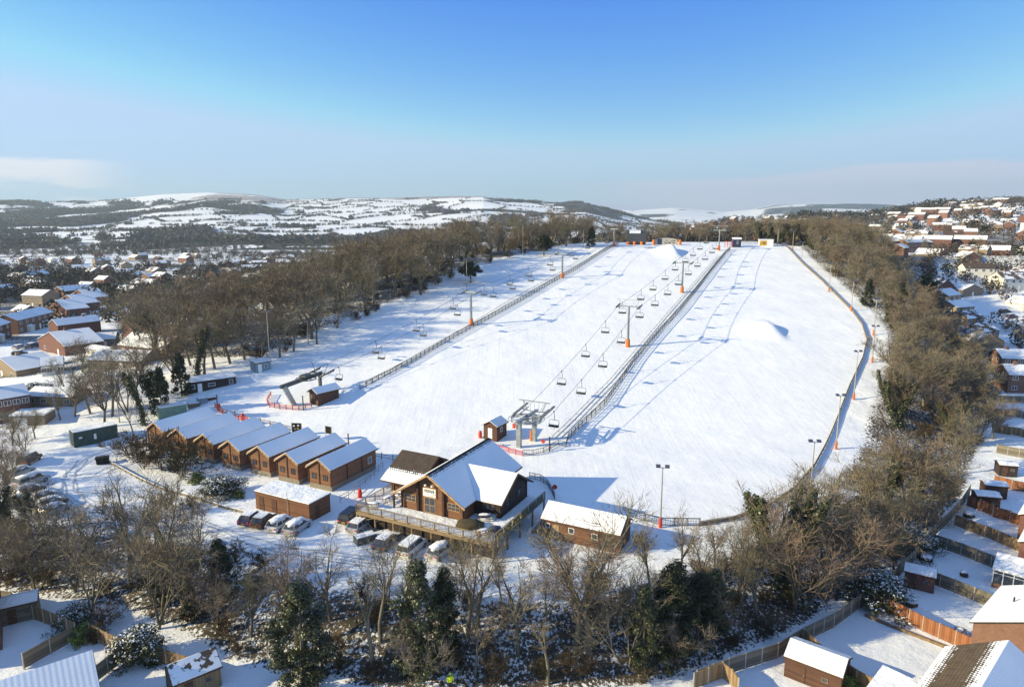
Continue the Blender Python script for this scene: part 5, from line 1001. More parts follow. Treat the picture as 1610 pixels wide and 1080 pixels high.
def conservatory(label, loc, rz, w, d):
    t = thing('conservatory', label, 'conservatory', loc, rz); b = MB(); b.box(0, w, 0, d, -.3, .6); b.build('base_wall', 'brick', t); b = MB()
    for i in range(5): x = w*i/4; b.box(x-.05 if i else 0, x+.05 if i < 4 else w, -.01, .08, .6, 2.3)
    for i in range(4): y = d*i/3; b.box(-.01, .08, y, y+.09, .6, 2.3)
    b.box(-.05, w+.05, -.05, .1, 2.3, 2.4); b.box(-.05, .1, .1, d, 2.3, 2.4); b.box(0, w, 0, .08, 1.9, 1.96); b.build('frame', 'white', t); b = MB(); b.box(.1, w-.1, .1, d-.1, .6, 2.28); b.build('glazing', 'glass', t)
    b = MB(); b.prism([(-.1, 2.41), (d, 3.1), (d, 3.3), (-.1, 2.62)], -.1, w+.1, 'x'); b.build('roof', 'snow', t); return t
conservatory('white conservatory with snow roof beside the half-melted brown roof', gl((0, 0, 0), 0, 0)+Vector((32.2, 55.2, -3)), dR+R(0), 3.4, 3.8); p = P(1558, 922); conservatory('white conservatory with snow roof behind the orange brick house', p, dR+R(8), 4.2, 3.4)
house('house', 'red brick house cut by the right edge above the conservatory', P(1596, 905)+Vector((0, 0, 0)), dR+R(5), 8, 8, 4.6, 6.4, 'brick_red', 'roof', 'y', 1, 1, chim=False); house('house', 'brick house at the right edge beside the yellow-stained fence', P(1597, 858), dR+R(5), 8, 8, 4.6, 6.4, 'brick_red', 'roof', 'y', 1, 1, chim=False)
# bottom left houses
house('house', 'dark red brick house with snow roof in the bottom left corner', Vector((-61, 59.5, -3)), R(36), 9., 9.5, 4.9, 6.9, 'brick_red', 'roof', 'y', 1, 1, chim=False)
t = house('house', 'house with ribbed blue-white roof in the lower left', Vector((-49.6, 52.4, -3)), R(-52), 8.2, 11, 3.4, 5.8, 'brick_red', 'roof_corr', 'y', 1, 1, chim=False)
def shed(label, pl, w, d, ze, zr, wall, rz, roof='snow', axis='x'): return hut('garden_shed', label, 'shed', P(*pl), w, d, ze, zr, wall, rz=rz, door=(w*.3, .8, 1.75, 'darkwood'), wins=((w*.72, 1., .6, .5, 1, 'post'),), roofmat=roof, over=.2, end=.15, axis=axis)
shed('brown garden shed with gabled snow roof beside the big bottom-right garden', (1232, 1062), 5.2, 3.6, 2.2, 3.0, 'darkwood', R(-38)); shed('red brick garden store with tilted snow roof against the dark boundary fence', (1420, 922), 3.2, 2.2, 2.1, 2.5, 'brick_red', R(-32), 'snow'); shed('lower of two white-roofed sheds by the bend of the boundary fence', (1534, 800), 3.2, 2.4, 2.1, 2.4, 'darkwood', R(-15)); shed('upper of two white-roofed sheds by the bend of the boundary fence', (1547, 782), 3.2, 2.2, 2.1, 2.4, 'darkwood', R(-15)); shed('small black shed with snow roof near the right edge', (1570, 748), 2.8, 2.2, 2., 2.3, 'clad_dark', R(-15))
shed('grey shed with snowy lean-to roof at the left edge of the bottom gardens', (3, 985), 3.4, 2.6, 2.1, 2.5, 'fence_g', R(30)); shed('pale shed with half-snowed roof at the foot of the left gardens', (276, 1108), 4.2, 3.2, 2.1, 3.1, 'fence', R(40), 'roof_p')
# panel fences
_pan = {}
def panel_fence(label, pxs, mat, h=1.75, name='garden_fence'):
    pts = world_line(pxs, 1.83) if len(pxs[0]) == 2 else [Vector(p) for p in pxs]; t = thing(name, label, 'fence', pts[0], 0)
    if mat not in _pan:
        b = MB(); b.box(0, 1, -.025, .025, .06, 1); b.box(0, 1, -.05, .05, .98, 1.02); b.box(0, 1, -.04, -.026, .3, .36); _pan[mat] = b.build('panel', mat); _pan[mat+'_p'] = MB().box(-.05, .05, -.05, .05, -.4, 1.06).build('post', 'concrete')
        bpy.data.objects.remove(_pan[mat].copy()) if False else None
        for key in (mat, mat+'_p'): COL.objects.unlink(_pan[key])
    for i, p in enumerate(pts):
        o = _pan[mat+'_p'].copy(); COL.objects.link(o); o.parent = t; o.location = p-pts[0]; o.scale = (1, 1, h)
        if i < len(pts)-1:
            q = pts[i+1]; d = q-p; o = _pan[mat].copy(); COL.objects.link(o); o.parent = t; o.location = p-pts[0]; o.rotation_euler = (0, 0, math.atan2(d.y, d.x)); L = math.hypot(d.x, d.y); o.scale = (L-.06, 1, h); o.location += Vector((d.x, d.y, 0))/L*.05
            o.location.z = (min(p.z, q.z)-pts[0].z)
    return t
for lb, pxs, m_ in (('dark boundary fence curving down past the big bottom-right garden', ((1095, 1079), (1145, 1060), (1222, 1035), (1262, 1010), (1310, 987), (1350, 957), (1362, 948)), 'fence_g'), ('bright orange-brown fence with pale posts in the bottom right gardens', ((1364, 952), (1388, 958), (1450, 992), (1528, 1028)), 'fence_o'),
    ('dark boundary fence from the snowy shrub up to the garden corner', ((1388, 938), (1415, 905), (1452, 868), (1463, 850)), 'fence_g'), ('grey boundary fence climbing to the two white-roofed sheds', ((1463, 850), (1490, 823), (1512, 797), (1524, 778)), 'fence_g'), ('mossy fence right of the brick garden store', ((1454, 915), (1500, 932), (1562, 958)), 'fence_g'), ('long greenish fence below the garden corner', ((1466, 858), (1510, 873), (1582, 902)), 'fence_g'),
    ('orange-brown sunlit fence with dark shadow above the long greenish fence', ((1500, 826), (1548, 844), (1612, 872)), 'fence'), ('reddish fence right of the two white-roofed sheds', ((1520, 795), (1560, 812), (1615, 830)), 'fence_o'), ('orange fence above the two white-roofed sheds', ((1562, 762), (1590, 770), (1620, 776)), 'fence_o'), ('dark fence fourth from the top at the right edge', ((1566, 712), (1620, 722)), 'fence_g'), ('pale fence third from the top at the right edge', ((1560, 680), (1620, 690)), 'fence'), ('fence second from the top at the right edge', ((1562, 652), (1620, 660)), 'fence_g'), ('topmost garden fence under the orange brick houses', ((1555, 628), (1620, 634)), 'fence_g'),
    ('fence between the gabled shed and the big bottom-right garden', ((1262, 1012), (1300, 1048), (1345, 1078), (1370, 1092)), 'fence'), ('brown fence corner at the bottom edge left of the gabled shed', ((1090, 1084), (1135, 1066), (1150, 1078), (1160, 1092)), 'fence'),
    ('short fence at the left edge above the bottom gardens', ((-8, 948), (18, 952), (34, 962)), 'fence_g'), ('sunlit boundary fence of the leftmost bottom garden', ((37, 968), (70, 980), (95, 990), (120, 1002)), 'fence'), ('dark fence running down between the two left gardens', ((120, 1006), (80, 1028), (38, 1052)), 'fence_g'), ('boundary fence of the middle left garden', ((142, 1004), (170, 1018), (202, 1032)), 'fence'), ('dark fence with pale posts running down from the laurel', ((206, 1032), (170, 1058), (140, 1082)), 'fence_g'), ('boundary fence of the lower left garden with lighter patch', ((238, 1038), (262, 1046), (300, 1058), (322, 1072)), 'fence')):
    panel_fence(lb, pxs, m_)
for px, py, r_, lb in ((1430, 950, .9, 'snow-capped round planter by the garden path'), (1515, 905, .5, 'low snowy mound in the upper garden'), (1455, 880, .9, 'snow-capped dark bush in the corner of the long garden'), (1523, 812, .8, 'snowy bush in the narrow garden')):
    q = MB(); q.blob((0, 0, .2), (r_, r_, .6), random.Random(px), 2, .15, flat=.2); q.blob((0, 0, .55), (r_*.85, r_*.85, .3), random.Random(px+1), 2, .1, mi=1); o = q.build('garden_bush', ['bramble', 'snow'], None, True); o.location = P(px, py); tag(o, lb, 'bush')
picnic('picnic_table', P(1508, 1000), .6, 'garden table beside the orange brick house')
t = thing('raised_bed', 'long raised border edge beside the bright orange fence', 'border', P(1370, 960), 0); pts = world_line(((1360, 968), (1400, 985), (1490, 1020)), 3.); b = MB(); o0 = pts[0]; [b.bar(a-o0+Vector((0, 0, .12)), c-o0+Vector((0, 0, .12)), .25, .4) for a, c in zip(pts[:-1], pts[1:])]; t.location = o0; b.build('timber_edge', 'post', t)
# ------------------------------------------------------------------ cars
def car(label, rear, front, paint, snowy=.5, van=False, L=4.4, pos=None, plate=True):
    if pos: p, ang = pos
    else: p, q = P(*rear), P(*front); ang = math.atan2(q.y-p.y, q.x-p.x)
    h = 1.72 if van else 1.5; w = .9; t = thing('parked_van' if van else 'parked_car', label, 'van' if van else 'car', p, ang); b = MB()
    prof = [(0, .35), (0, .95), (.15, 1.0), (L-1.0, .98), (L-.1, .75), (L, .35)] if not van else [(0, .35), (0, 1.05), (.1, 1.1), (L-.9, 1.05), (L-.1, .8), (L, .35)]
    b.prism(prof, -w, w, 'y'); b.build('body', paint, t)
    ro = [(.25, 1.0), (.55, h-.08), (1.0, h), (L*.52, h), (L*.62, h-.12), (L-1.15, .985)]
    if van: ro = [(.06, 1.08), (.18, h-.1), (.6, h), (L*.62, h), (L*.70, h-.12), (L-.95, 1.05)]
    b = MB(); n = len(ro); b.add([(x, -w+.03+(.16 if i in (1, 2, 3, 4) else .02), z) for i, (x, z) in enumerate(ro)]+[(x, w-.03-(.16 if i in (1, 2, 3, 4) else .02), z) for i, (x, z) in enumerate(ro)], [tuple(range(n))[::-1], tuple(range(n, 2*n))]+[(i, (i+1) % n, n+(i+1) % n, n+i) for i in range(n)]); b.build('windows', 'glass', t)
    b = MB(); b.box(ro[1][0]+.1, ro[4][0]-.05, -w+.17, w-.17, h-.09, h+.02); [b.bar((ro[1][0]+.05+(ro[4][0]-ro[1][0])*f, s*(w-.15), h-.1), (ro[0][0]+.05+(ro[5][0]-ro[0][0]-.1)*f, s*(w-.02), 1.0), .06) for s in (-1, 1) for f in (0, .45, 1)]; b.build('roof', paint, t)
    for x in (.85, L-.85):
        for s in (-1, 1): q = MB(); q.tube([(x, s*(w-.16), .32), (x, s*(w+.03), .32)], .33, 12); wv = q.build('wheel', 'rubber', t); q = MB(); q.tube([(x, s*(w+.032), .32), (x, s*(w+.045), .32)], .19, 8); q.build('rim', 'steel', wv)
    for s in (-1, 1): q = MB(); q.box(-.03, .05, s*(w-.17)-.13, s*(w-.17)+.13, .7, .92); q.build('tail_light', 'red', t); q = MB(); q.box(L-.14, L-.02, s*(w-.25)-.18, s*(w-.25)+.18, .6, .74); q.build('headlight', 'white', t)
    if plate: q = MB(); q.box(-.045, -.005, -.26, .26, .55, .67); q.build('number_plate', 'yellow', t)
    b = MB(); r_ = random.Random(hash(label) % 97)
    if snowy > .2: b.box(ro[1][0]+.12, ro[4][0]-.1, -w+.2, w-.2, h+.022, h+.13)
    if snowy > .4: b.add([(L-1.05, -w+.08, 1.0), (L-.2, -w+.12, .80), (L-.2, w-.12, .80), (L-1.05, w-.08, 1.0), (L-1.05, -w+.08, 1.1), (L-.2, -w+.12, .88), (L-.2, w-.12, .88), (L-1.05, w-.08, 1.1)], [(0, 3, 2, 1), (4, 5, 6, 7), (0, 1, 5, 4), (1, 2, 6, 5), (2, 3, 7, 6), (3, 0, 4, 7)])
    if snowy > .7: b.blob((L*.45, 0, h-.15), (L*.36, w*.88, .35), r_, 3, .04)
    if b.v: b.build('snow_cover', 'snow', t, snowy > .7)
    return t
M['p_blue'] = plain('dark_blue_paint', (.03, .05, .12), .3, .1, spec=.6); M['p_black'] = plain('black_paint', (.015, .015, .018), .3, .1, spec=.6); M['p_silver'] = plain('silver_paint', (.38, .40, .42), .5, .05); M['p_white'] = plain('white_car_paint', (.62, .62, .61), .5, .04); M['p_purple'] = plain('dark_purple_paint', (.05, .03, .10), .35, .1, spec=.6); M['p_brown'] = plain('bronze_paint', (.14, .08, .05), .4, .1); M['p_red'] = plain('dark_red_paint', (.2, .02, .02), .35, .1)
for a in (('dark blue estate car with orange number plate below the deck', (594, 869), (622, 846), 'p_blue', .5, False, 4.6), ('white people carrier with dark rear window below the deck', (632, 880), (668, 850), 'p_white', .5, True, 4.8), ('snow-covered pale car right of the white people carrier', (677, 884), (706, 862), 'p_silver', .9, False, 4.3),
    ('black off-roader at the left end of the deck', (540, 828), (560, 812), 'p_black', .1, True, 4.4), ('silver car with snow on its roof beside the black off-roader', (552, 842), (574, 826), 'p_silver', .5, False, 4.1), ('dark purple hatchback behind the flat-roofed shed', (382, 830), (402, 816), 'p_purple', .5, False, 4.1), ('bronze car second in the row by the low wall', (401, 834), (420, 820), 'p_brown', .5, False, 4.2), ('snow-covered white car third in the row by the low wall', (425, 840), (448, 824), 'p_white', .9, False, 4.4), ('snow-buried car at the right end of the row by the low wall', (452, 845), (476, 828), 'p_silver', .9, False, 4.4),
    ('snow-covered car nearest the bottom of the left-hand car park', (62, 818), (92, 803), 'p_silver', .9, False, 4.4), ('second snow-covered car up in the left-hand car park', (56, 806), (86, 792), 'p_black', .9, False, 4.3), ('third snow-covered car up in the left-hand car park', (46, 796), (78, 783), 'p_silver', .9, False, 4.4), ('fourth snow-covered car up, with dark side, in the left-hand car park', (22, 786), (54, 773), 'p_black', .9, False, 4.4), ('large snow-topped van halfway up the left-hand car park', (26, 770), (62, 757), 'p_silver', .9, True, 4.9), ('snow-covered car second from the top of the left-hand car park', (14, 755), (46, 744), 'p_silver', .9, False, 4.3), ('bronze-looking snow-roofed van at the top of the left-hand car park', (34, 734), (58, 722), 'p_brown', .5, True, 4.4),
    ('snow-covered car leaving the left end of the parked row', (8, 800), (34, 792), 'p_silver', .9, False, 4.3)): car(*a)
for a in (('dark car parked on the estate street by the left edge', (18, 560), (36, 558), 'p_black'), ('snowy car parked against the garden wall on the estate street', (22, 551), (44, 547), 'p_silver'), ('dark green car second along the garden wall', (44, 548), (60, 544), 'p_blue'), ('car at the far end of the garden wall', (60, 545), (70, 542), 'p_black'), ('silver-blue car on the drive between the brick houses', (120, 512), (134, 508), 'p_blue'), ('snow-capped car on the street beside the nearest gable', (108, 500), (126, 497), 'p_silver'), ('snowy van on the street beside the second gable', (130, 500), (146, 495), 'p_black'), ('dark car on the street below the pine clump', (165, 490), (178, 488), 'p_black'),
    ('pale car under snow beyond the gables', (146, 478), (156, 474), 'p_white'), ('car parked on the right-hand street beside the stepped row', (1572, 492), (1590, 490), 'p_black'), ('second car on the right-hand street beside the stepped row', (1583, 500), (1600, 498), 'p_blue')): car(a[0], a[1], a[2], a[3], .5, False, 4.2, None, False)
for px, py, lb in ((158, 729, 'left of two black bins at the end of the low wall'), (166, 728, 'right of two black bins at the end of the low wall')):
    q = MB(); q.prism([(-.5, 0), (.5, 0), (.62, 1.1), (-.62, 1.1)], -.5, .5, 'y'); q.box(-.68, .68, -.55, .6, 1.104, 1.22); o = q.build('wheeled_bin', 'rubber'); o.location = P(px, py); o.rotation_euler.z = .4; tag(o, lb, 'bin')
for px, py, s_, m_, lb in ((305, 640, (2.2, 1.2, .9), 'fence_g', 'stack of weathered pallets right of the pale green container'), (318, 634, (1.8, 1.4, 1.2), 'bluegrey', 'grey-blue crate below the long black cabin'), (330, 628, (2.6, 1.4, .5), 'darkwood', 'low dark timber stack below the long black cabin'), (283, 668, (1.2, 1., .9), 'orange', 'orange machine under snow beside the pale green container'), (574, 851, (2.6, 1.4, .9), 'steel_d', 'snow-topped trailer left of the blue estate car'), (600, 841, (2.4, 1.5, .25), 'dark', 'flat dark panel lying in the snow below the deck')):
    q = MB(); x, y, z = s_; q.box(-x/2, x/2, -y/2, y/2, -.1, z, 0); q.box(-x/2+.08, x/2-.08, -y/2+.08, y/2-.08, z+.003, z+.14, 1); [q.box(-x/2-.02+i*x/4, -x/2+.06+i*x/4, -y/2-.04, y/2+.04, 0, z-.02, 0) for i in range(5)]; o = q.build('stored_goods', [m_, 'snow']); o.location = P(px, py); o.rotation_euler.z = .6; tag(o, lb, 'goods')
# the person in yellow at the very bottom of the picture
def person(loc, rz):
    me = bpy.data.meshes.new('person'); J = [((0, 0, .95), .14), ((0, 0, 1.15), .13), ((0, 0, 1.38), .16), ((0, 0, 1.5), .06), ((0, .02, 1.60), .10), ((0, .03, 1.70), .095), ((.2, 0, 1.42), .065), ((.27, .02, 1.15), .05), ((.24, .16, .93), .04), ((-.2, 0, 1.42), .065), ((-.28, .0, 1.15), .05), ((-.25, .12, .92), .04), ((.1, 0, .88), .10), ((.12, .03, .48), .07), ((.13, 0, .06), .05), ((.13, .14, .03), .04), ((-.1, 0, .88), .10), ((-.12, .1, .48), .07), ((-.13, .05, .06), .05), ((-.13, .19, .03), .04)]
    E = [(0, 1), (1, 2), (2, 3), (3, 4), (4, 5), (2, 6), (6, 7), (7, 8), (2, 9), (9, 10), (10, 11), (0, 12), (12, 13), (13, 14), (14, 15), (0, 16), (16, 17), (17, 18), (18, 19)]
    me.from_pydata([j[0] for j in J], E, []); o = bpy.data.objects.new('person', me); COL.objects.link(o); o.modifiers.new('s', 'SKIN')
    for i, j in enumerate(J): me.skin_vertices[0].data[i].radius = (j[1], j[1])
    me.skin_vertices[0].data[0].use_root = True; sb = o.modifiers.new('b', 'SUBSURF'); sb.levels = sb.render_levels = 2; me.materials.append(M['cloth']); o.location = loc; o.rotation_euler.z = rz
    tag(o, 'person in a bright yellow jacket standing among shrubs at the bottom edge', 'person')
    q = MB(); q.tube([(0, 0, .86), (0, 0, 1.1), (0, 0, 1.4), (0, 0, 1.5)], [.21, .19, .24, .10], 14); q.tube([(.2, 0, 1.44), (.28, .02, 1.15), (.25, .15, .96)], [.1, .08, .065], 8); q.tube([(-.2, 0, 1.44), (-.29, 0, 1.15), (-.26, .11, .95)], [.1, .08, .065], 8); q.build('jacket', 'hivis', o, True)
    q = MB(); q.blob((0, .02, 1.70), (.115, .13, .11), random.Random(1), 2, .02, flat=.03); q.build('hat', 'hivis', o, True)
    q = MB(); q.blob((0, .075, 1.62), (.07, .06, .09), random.Random(1), 2, .01); q.box(-.012, .012, .13, .155, 1.6, 1.64); q.build('face', 'skin', o, True)
person(P(708, 1083), R(200))
# ------------------------------------------------------------------ woods (each tree its own object) and the far country
rw = random.Random(99); npr = np.random.RandomState(12)
def scatter(n, sp, x0, x1, y0, y1, ok, old=None, seed=3):
    r_ = random.Random(seed); pts = list(old or []); out = []; tries = 0
    while len(out) < n and tries < 60000:
        tries += 1; x, y = r_.uniform(x0, x1), r_.uniform(y0, y1)
        if not ok(x, y): continue
        if all((x-a)**2+(y-b)**2 > sp*sp for a, b in pts): pts.append((x, y)); out.append((x, y))
    return out
pd1 = lambda x, y, L: float(polydist(np.array(x), np.array(y), L))
def lok(x, y):
    xl = np.interp(y, LE[:, 1], LE[:, 0], left=-70)
    if x > xl: return False
    d = pd1(x, y, LE); return proj((x, y, 0))[0] > 205+(rw.random()*40) and 4 < d < 82 and not (y < 158 and x > -84)
def put_far(ps, i, x, y, h, lb, g, wz=1.):
    pr = ps[i % len(ps)]; s = h/pr['_h']; o = place(pr, USED, (x, y, gz(x, y)), rw.uniform(0, 6.28), lb, g, (s*wz, s*wz, s)); return o
LW = scatter(178, 5.9, -190, 70, 165, 350, lok)
edge_words = 0
for i, (x, y) in enumerate(LW):
    d = pd1(x, y, LE); h = rw.uniform(14, 19)*(1-.22*float(smooth(250, 340, y)))
    put_far(PF, i, x, y, h, 'bare brown tree in the front row of the left-hand wood, at the snow edge' if d < 14 else 'bare brown tree deep in the left-hand wood', 'bare trees of the left-hand wood', rw.uniform(1.35, 1.75))
def px_okay(x, y): a, b_, _ = proj((x, y, gz(x, y))); return a < np.interp(b_, [385, 420, 460, 500, 560, 620, 700, 800], [1350, 1395, 1415, 1440, 1500, 1545, 1540, 1600])
def rok(x, y):
    if not (100 < y < 335): return False
    xr = np.interp(y, RE[3:, 1], RE[3:, 0], left=45); yb = np.interp(x, GB[:, 0], GB[:, 1]); return (y > 128 or rw.random() < .04) and x > xr and y > yb and pd1(x, y, RE) > 6.5+(y < 150)*2 and pd1(x, y, GB[:-1]) > 1.5 and px_okay(x, y)
RW = scatter(128, 5.2, 45, 215, 100, 335, rok, seed=8)
for i, (x, y) in enumerate(RW):
    fr = pd1(x, y, RE) < 17
    if i % 9 == 4: put_far(PI_, i, x, y, rw.uniform(9, 12), 'ivy-clad green-stemmed tree inside the right-hand wood', 'ivied trees of the right-hand wood', 1.2)
    elif i % 14 == 6: put_far(PC, i, x, y, rw.uniform(6, 8.5), 'dark evergreen half hidden among the right-hand crowns', 'evergreens of the right-hand wood', 1.)
    elif y < 262: put_far(PW, i, x, y, rw.uniform(9, 13.), 'olive crown at the piste edge of the right-hand wood' if fr else 'olive twiggy crown inside the right-hand wood', 'olive trees of the right-hand wood', rw.uniform(1.2, 1.5))
    else: put_far(PF, i, x, y, rw.uniform(9.5, 13.5), 'bare brown tree beside the top right fence of the piste' if fr else 'bare brown tree in the upper right-hand wood', 'bare trees of the upper right-hand wood', rw.uniform(1.2, 1.5))
def bok(x, y): return 322 < y < 400 and x > 5+(y-320)*.1
BW = scatter(78, 7.4, -10, 225, 322, 400, bok, seed=9)
for i, (x, y) in enumerate(BW): put_far(PF, i, x, y, rw.uniform(8, 11.5)+max(0, y-340)*.07, 'bare tree standing behind the top of the slope', 'bare trees behind the top of the slope', rw.uniform(1.2, 1.6))
# undergrowth at the foot of the woods
for i, (x, y) in enumerate(scatter(46, 4., -190, 60, 165, 330, lambda x, y: lok(x, y) and pd1(x, y, LE) < 16, seed=21)): put_far(PS, i, x, y, rw.uniform(1.8, 3.4), 'dark bramble at the snow edge of the left-hand wood', 'brambles along the left-hand wood', 1.4)
for i, (x, y) in enumerate(scatter(40, 4., 45, 200, 98, 330, lambda x, y: rok(x, y), seed=22)): put_far(PS, i, x, y, rw.uniform(2, 4.), 'bramble under the right-hand wood', 'brambles under the right-hand wood', 1.5)
for i, (x, y) in enumerate(scatter(62, 3.2, -75, 62, 58, 96, lambda x, y: (lambda yb: y > yb+1.5 and pd1(x, y, GB[:-1]) < 12)(np.interp(x, GB[:, 0], GB[:, 1])), seed=23)): put_far(PS, i, x, y, rw.uniform(1.4, 3.2), 'leafless scrub on the snowy bank below the car park', 'scrub on the bank below the car park', 1.3)
# thicker stands on the bank below the car park
def bankok(x, y):
    yb = np.interp(x, GB[:, 0], GB[:, 1]); return y > yb+2 and pd1(x, y, GB[:-1]) < 13.5 and not (330 < proj((x, y, 0))[0] < 640 and y > 69) and (x < -22 or x > 26 or rw.random() < .8)
for i, (x, y) in enumerate(scatter(54, 3.6, -74, 66, 58, 98, bankok, old=[tuple(P(a[0], a[1])[:2]) for a in NEAR], seed=31)):
    pr = (PT+PW[:1])[(i*3) % 6]; s = rw.uniform(5.5, 8.5)/pr['_h']; place(pr, USED, (x, y, gz(x, y)), rw.uniform(0, 6.28), 'bare tree in the thicket on the left part of the bank' if x < -15 else 'slim bare tree in the middle of the snowy bank' if x < 24 else 'bare tree in the thicket on the right part of the bank', 'bare trees in the thicket on the bank', (s*1.15, s*1.15, s))
# copse on the left around the containers, hand placed
for px, py, h, k_, lb in ((228, 668, 13, 'I', 'bare tree with ivied trunk left of the pale green container'), (142, 650, 11, 'T', 'pale-stemmed bare tree behind the dark green container'), (165, 672, 12, 'W', 'many-stemmed bare tree right behind the dark green container'), (118, 655, 9, 'W', 'bushy bare tree above the flat-roofed garage'), (95, 660, 7, 'W', 'low grey bush-tree beside the flat-roofed garage'), (200, 650, 12, 'W', 'dense brown tree between the containers'), (310, 592, 14, 'I', 'ivied tree behind the long black cabin'), (338, 580, 15, 'T', 'tall bare tree behind the right end of the long black cabin'), (362, 572, 15, 'T', 'tall bare tree left of the blue-grey cabin'), (272, 600, 12, 'W', 'brown tree behind the left end of the long black cabin'), (130, 585, 9, 'W', 'purple-brown bare tree in the estate gardens'), (245, 560, 13, 'I', 'leaning ivied tree above the rounded white roof'), (195, 540, 9, 'W', 'bare tree beside the low estate houses'),
    (20, 700, 7, 'W', 'grey thicket behind the left-hand car park'), (-5, 790, 9, 'W', 'tangled tree at the left edge behind the snowed-in cars'), (10, 760, 8, 'M', 'brown tree at the left edge above the snowed-in cars'), (30, 880, 10, 'I', 'dark ivied tree in the lower left corner of the car park'), (55, 690, 6, 'W', 'low thicket beside the car park entrance'), (-12, 720, 9, 'W', 'dense thicket cut by the left edge'), (385, 566, 15, 'T', 'tall bare tree right behind the blue-grey cabin'), (408, 566, 14, 'M', 'many-stemmed tree just right of the blue-grey cabin roof'), (440, 562, 14, 'T', 'bare tree right of the tall floodlight at the wood edge'), (462, 553, 13, 'W', 'spreading tree between the two wood-edge floodlights'), (498, 541, 14, 'T', 'bare tree right of the shorter wood-edge floodlight'), (322, 590, 14, 'W', 'dense tree behind the middle of the long black cabin'), (350, 560, 15, 'W', 'broad brown tree in the gap left of the blue-grey cabin'), (232, 610, 13, 'W', 'dense brown tree behind the dark evergreens left of the black cabin'), (218, 632, 12, 'W', 'thick grey tree between the containers and the dark evergreens'), (275, 588, 13, 'M', 'forked bare tree above the dark evergreens by the black cabin'), (300, 575, 14, 'T', 'bare tree rising above the left end of the black cabin'), (176, 655, 12, 'T', 'whitish bare tree between the dark green container and the pale pole'), (150, 628, 10, 'W', 'grey bushy tree right of the plum brick house'), (210, 690, 7, 'S', 'thin bare tree between the two containers'), (105, 615, 8, 'W', 'bare tree in the gardens above the plum brick house'), (168, 600, 9, 'W', 'purple-grey tree in front of the long low bright-roofed house'), (40, 712, 7, 'W', 'thorny thicket right of the flat-roofed garage foot'), (2, 735, 8, 'W', 'overhanging thicket left of the top van in the car park'), (15, 905, 7, 'W', 'brown thicket above the left-edge fence')):
    ps, ii = KD[k_]; pr = ps[ii[len(lb) % len(ii)]]; p = P(px, py); s = h/pr['_h']; place(pr, USED, p, rw.uniform(0, 6.28), lb, 'bare trees around the containers', (s*1.3, s*1.3, s))
for px, py, h, i, wz, lb in ((255, 652, 9.5, 0, .7, 'dark narrow conifer behind the pale green container'), (243, 640, 7.5, 1, .8, 'dark round evergreen left of the narrow conifer'), (286, 622, 9, 0, .75, 'green-black conifer beside the long black cabin'), (180, 483, 8, 0, 1.1, 'large conifer clump above the estate street'), (168, 470, 8, 1, 1.2, 'round dark evergreen behind the conifer clump'), (1455, 470, 9, 1, 1., 'black tree in shade beside the brown bungalow'), (1310, 420, 9, 1, 1.0, 'dark evergreen among the upper right wood'), (930, 388, 8, 0, .9, 'dark conifer beside the top left tower'), (855, 402, 8, 1, 1.0, 'dark evergreen at the wood edge below the slope top'), (740, 445, 7, 1, 1.2, 'dark evergreen bush at the wood edge behind the lower tower')): put(PC, i, px, py, h, lb, 'dark evergreens', wz)
# ---- towns
taken = []
def house_geo(w, d, ze, zr, seed):
    b = gable_walls(0, w, 0, d, -3, ze, zr, 'x'); b.m = [0]*len(b.f)
    r, s = gable_roof(0, w, 0, d, ze, zr, .35, .2, .1, 'x', .2); n = b.n; b.add(s.v, s.f, 1); b.add(r.v, r.f, 4)
    for i in range(3):
        for st in range(2 if ze > 4 else 1): x = w*(i+.5)/3; b.box(x-.55, x+.55, -.05, -.01, .9+2.5*st, 2.0+2.5*st, 2)
    b.box(w*.3-.3, w*.3+.3, d/2-.4, d/2+.4, zr-.5, zr+.9, 3); return b
HP = []
for i, (w, d, ze, zr, wl, rf) in enumerate(((9, 8, 5, 7.2, 'brick', 'roof'), (11, 8, 2.7, 5.0, 'render', 'roof'), (14, 8.5, 5, 7.2, 'brick_buff', 'roof_p'), (10, 9, 5, 7.6, 'brick_red', 'roof_b'), (12, 9, 2.7, 5.3, 'brick_buff', 'roof'), (16, 8, 4.8, 6.8, 'brick_red', 'roof'))):
    m_ = house_geo(w, d, ze, zr, i).build('town_house', [wl, rf, 'glass', 'brick', 'roofdark']); COL.objects.unlink(m_); HP.append((m_, w, d))
lookw = ['orange brick house with white roof', 'white bungalow with snow-laden roof', 'long buff house with thawing roof', 'red brick house with bare brown roof', 'low buff bungalow with snow roof', 'long red brick terrace with white roof']
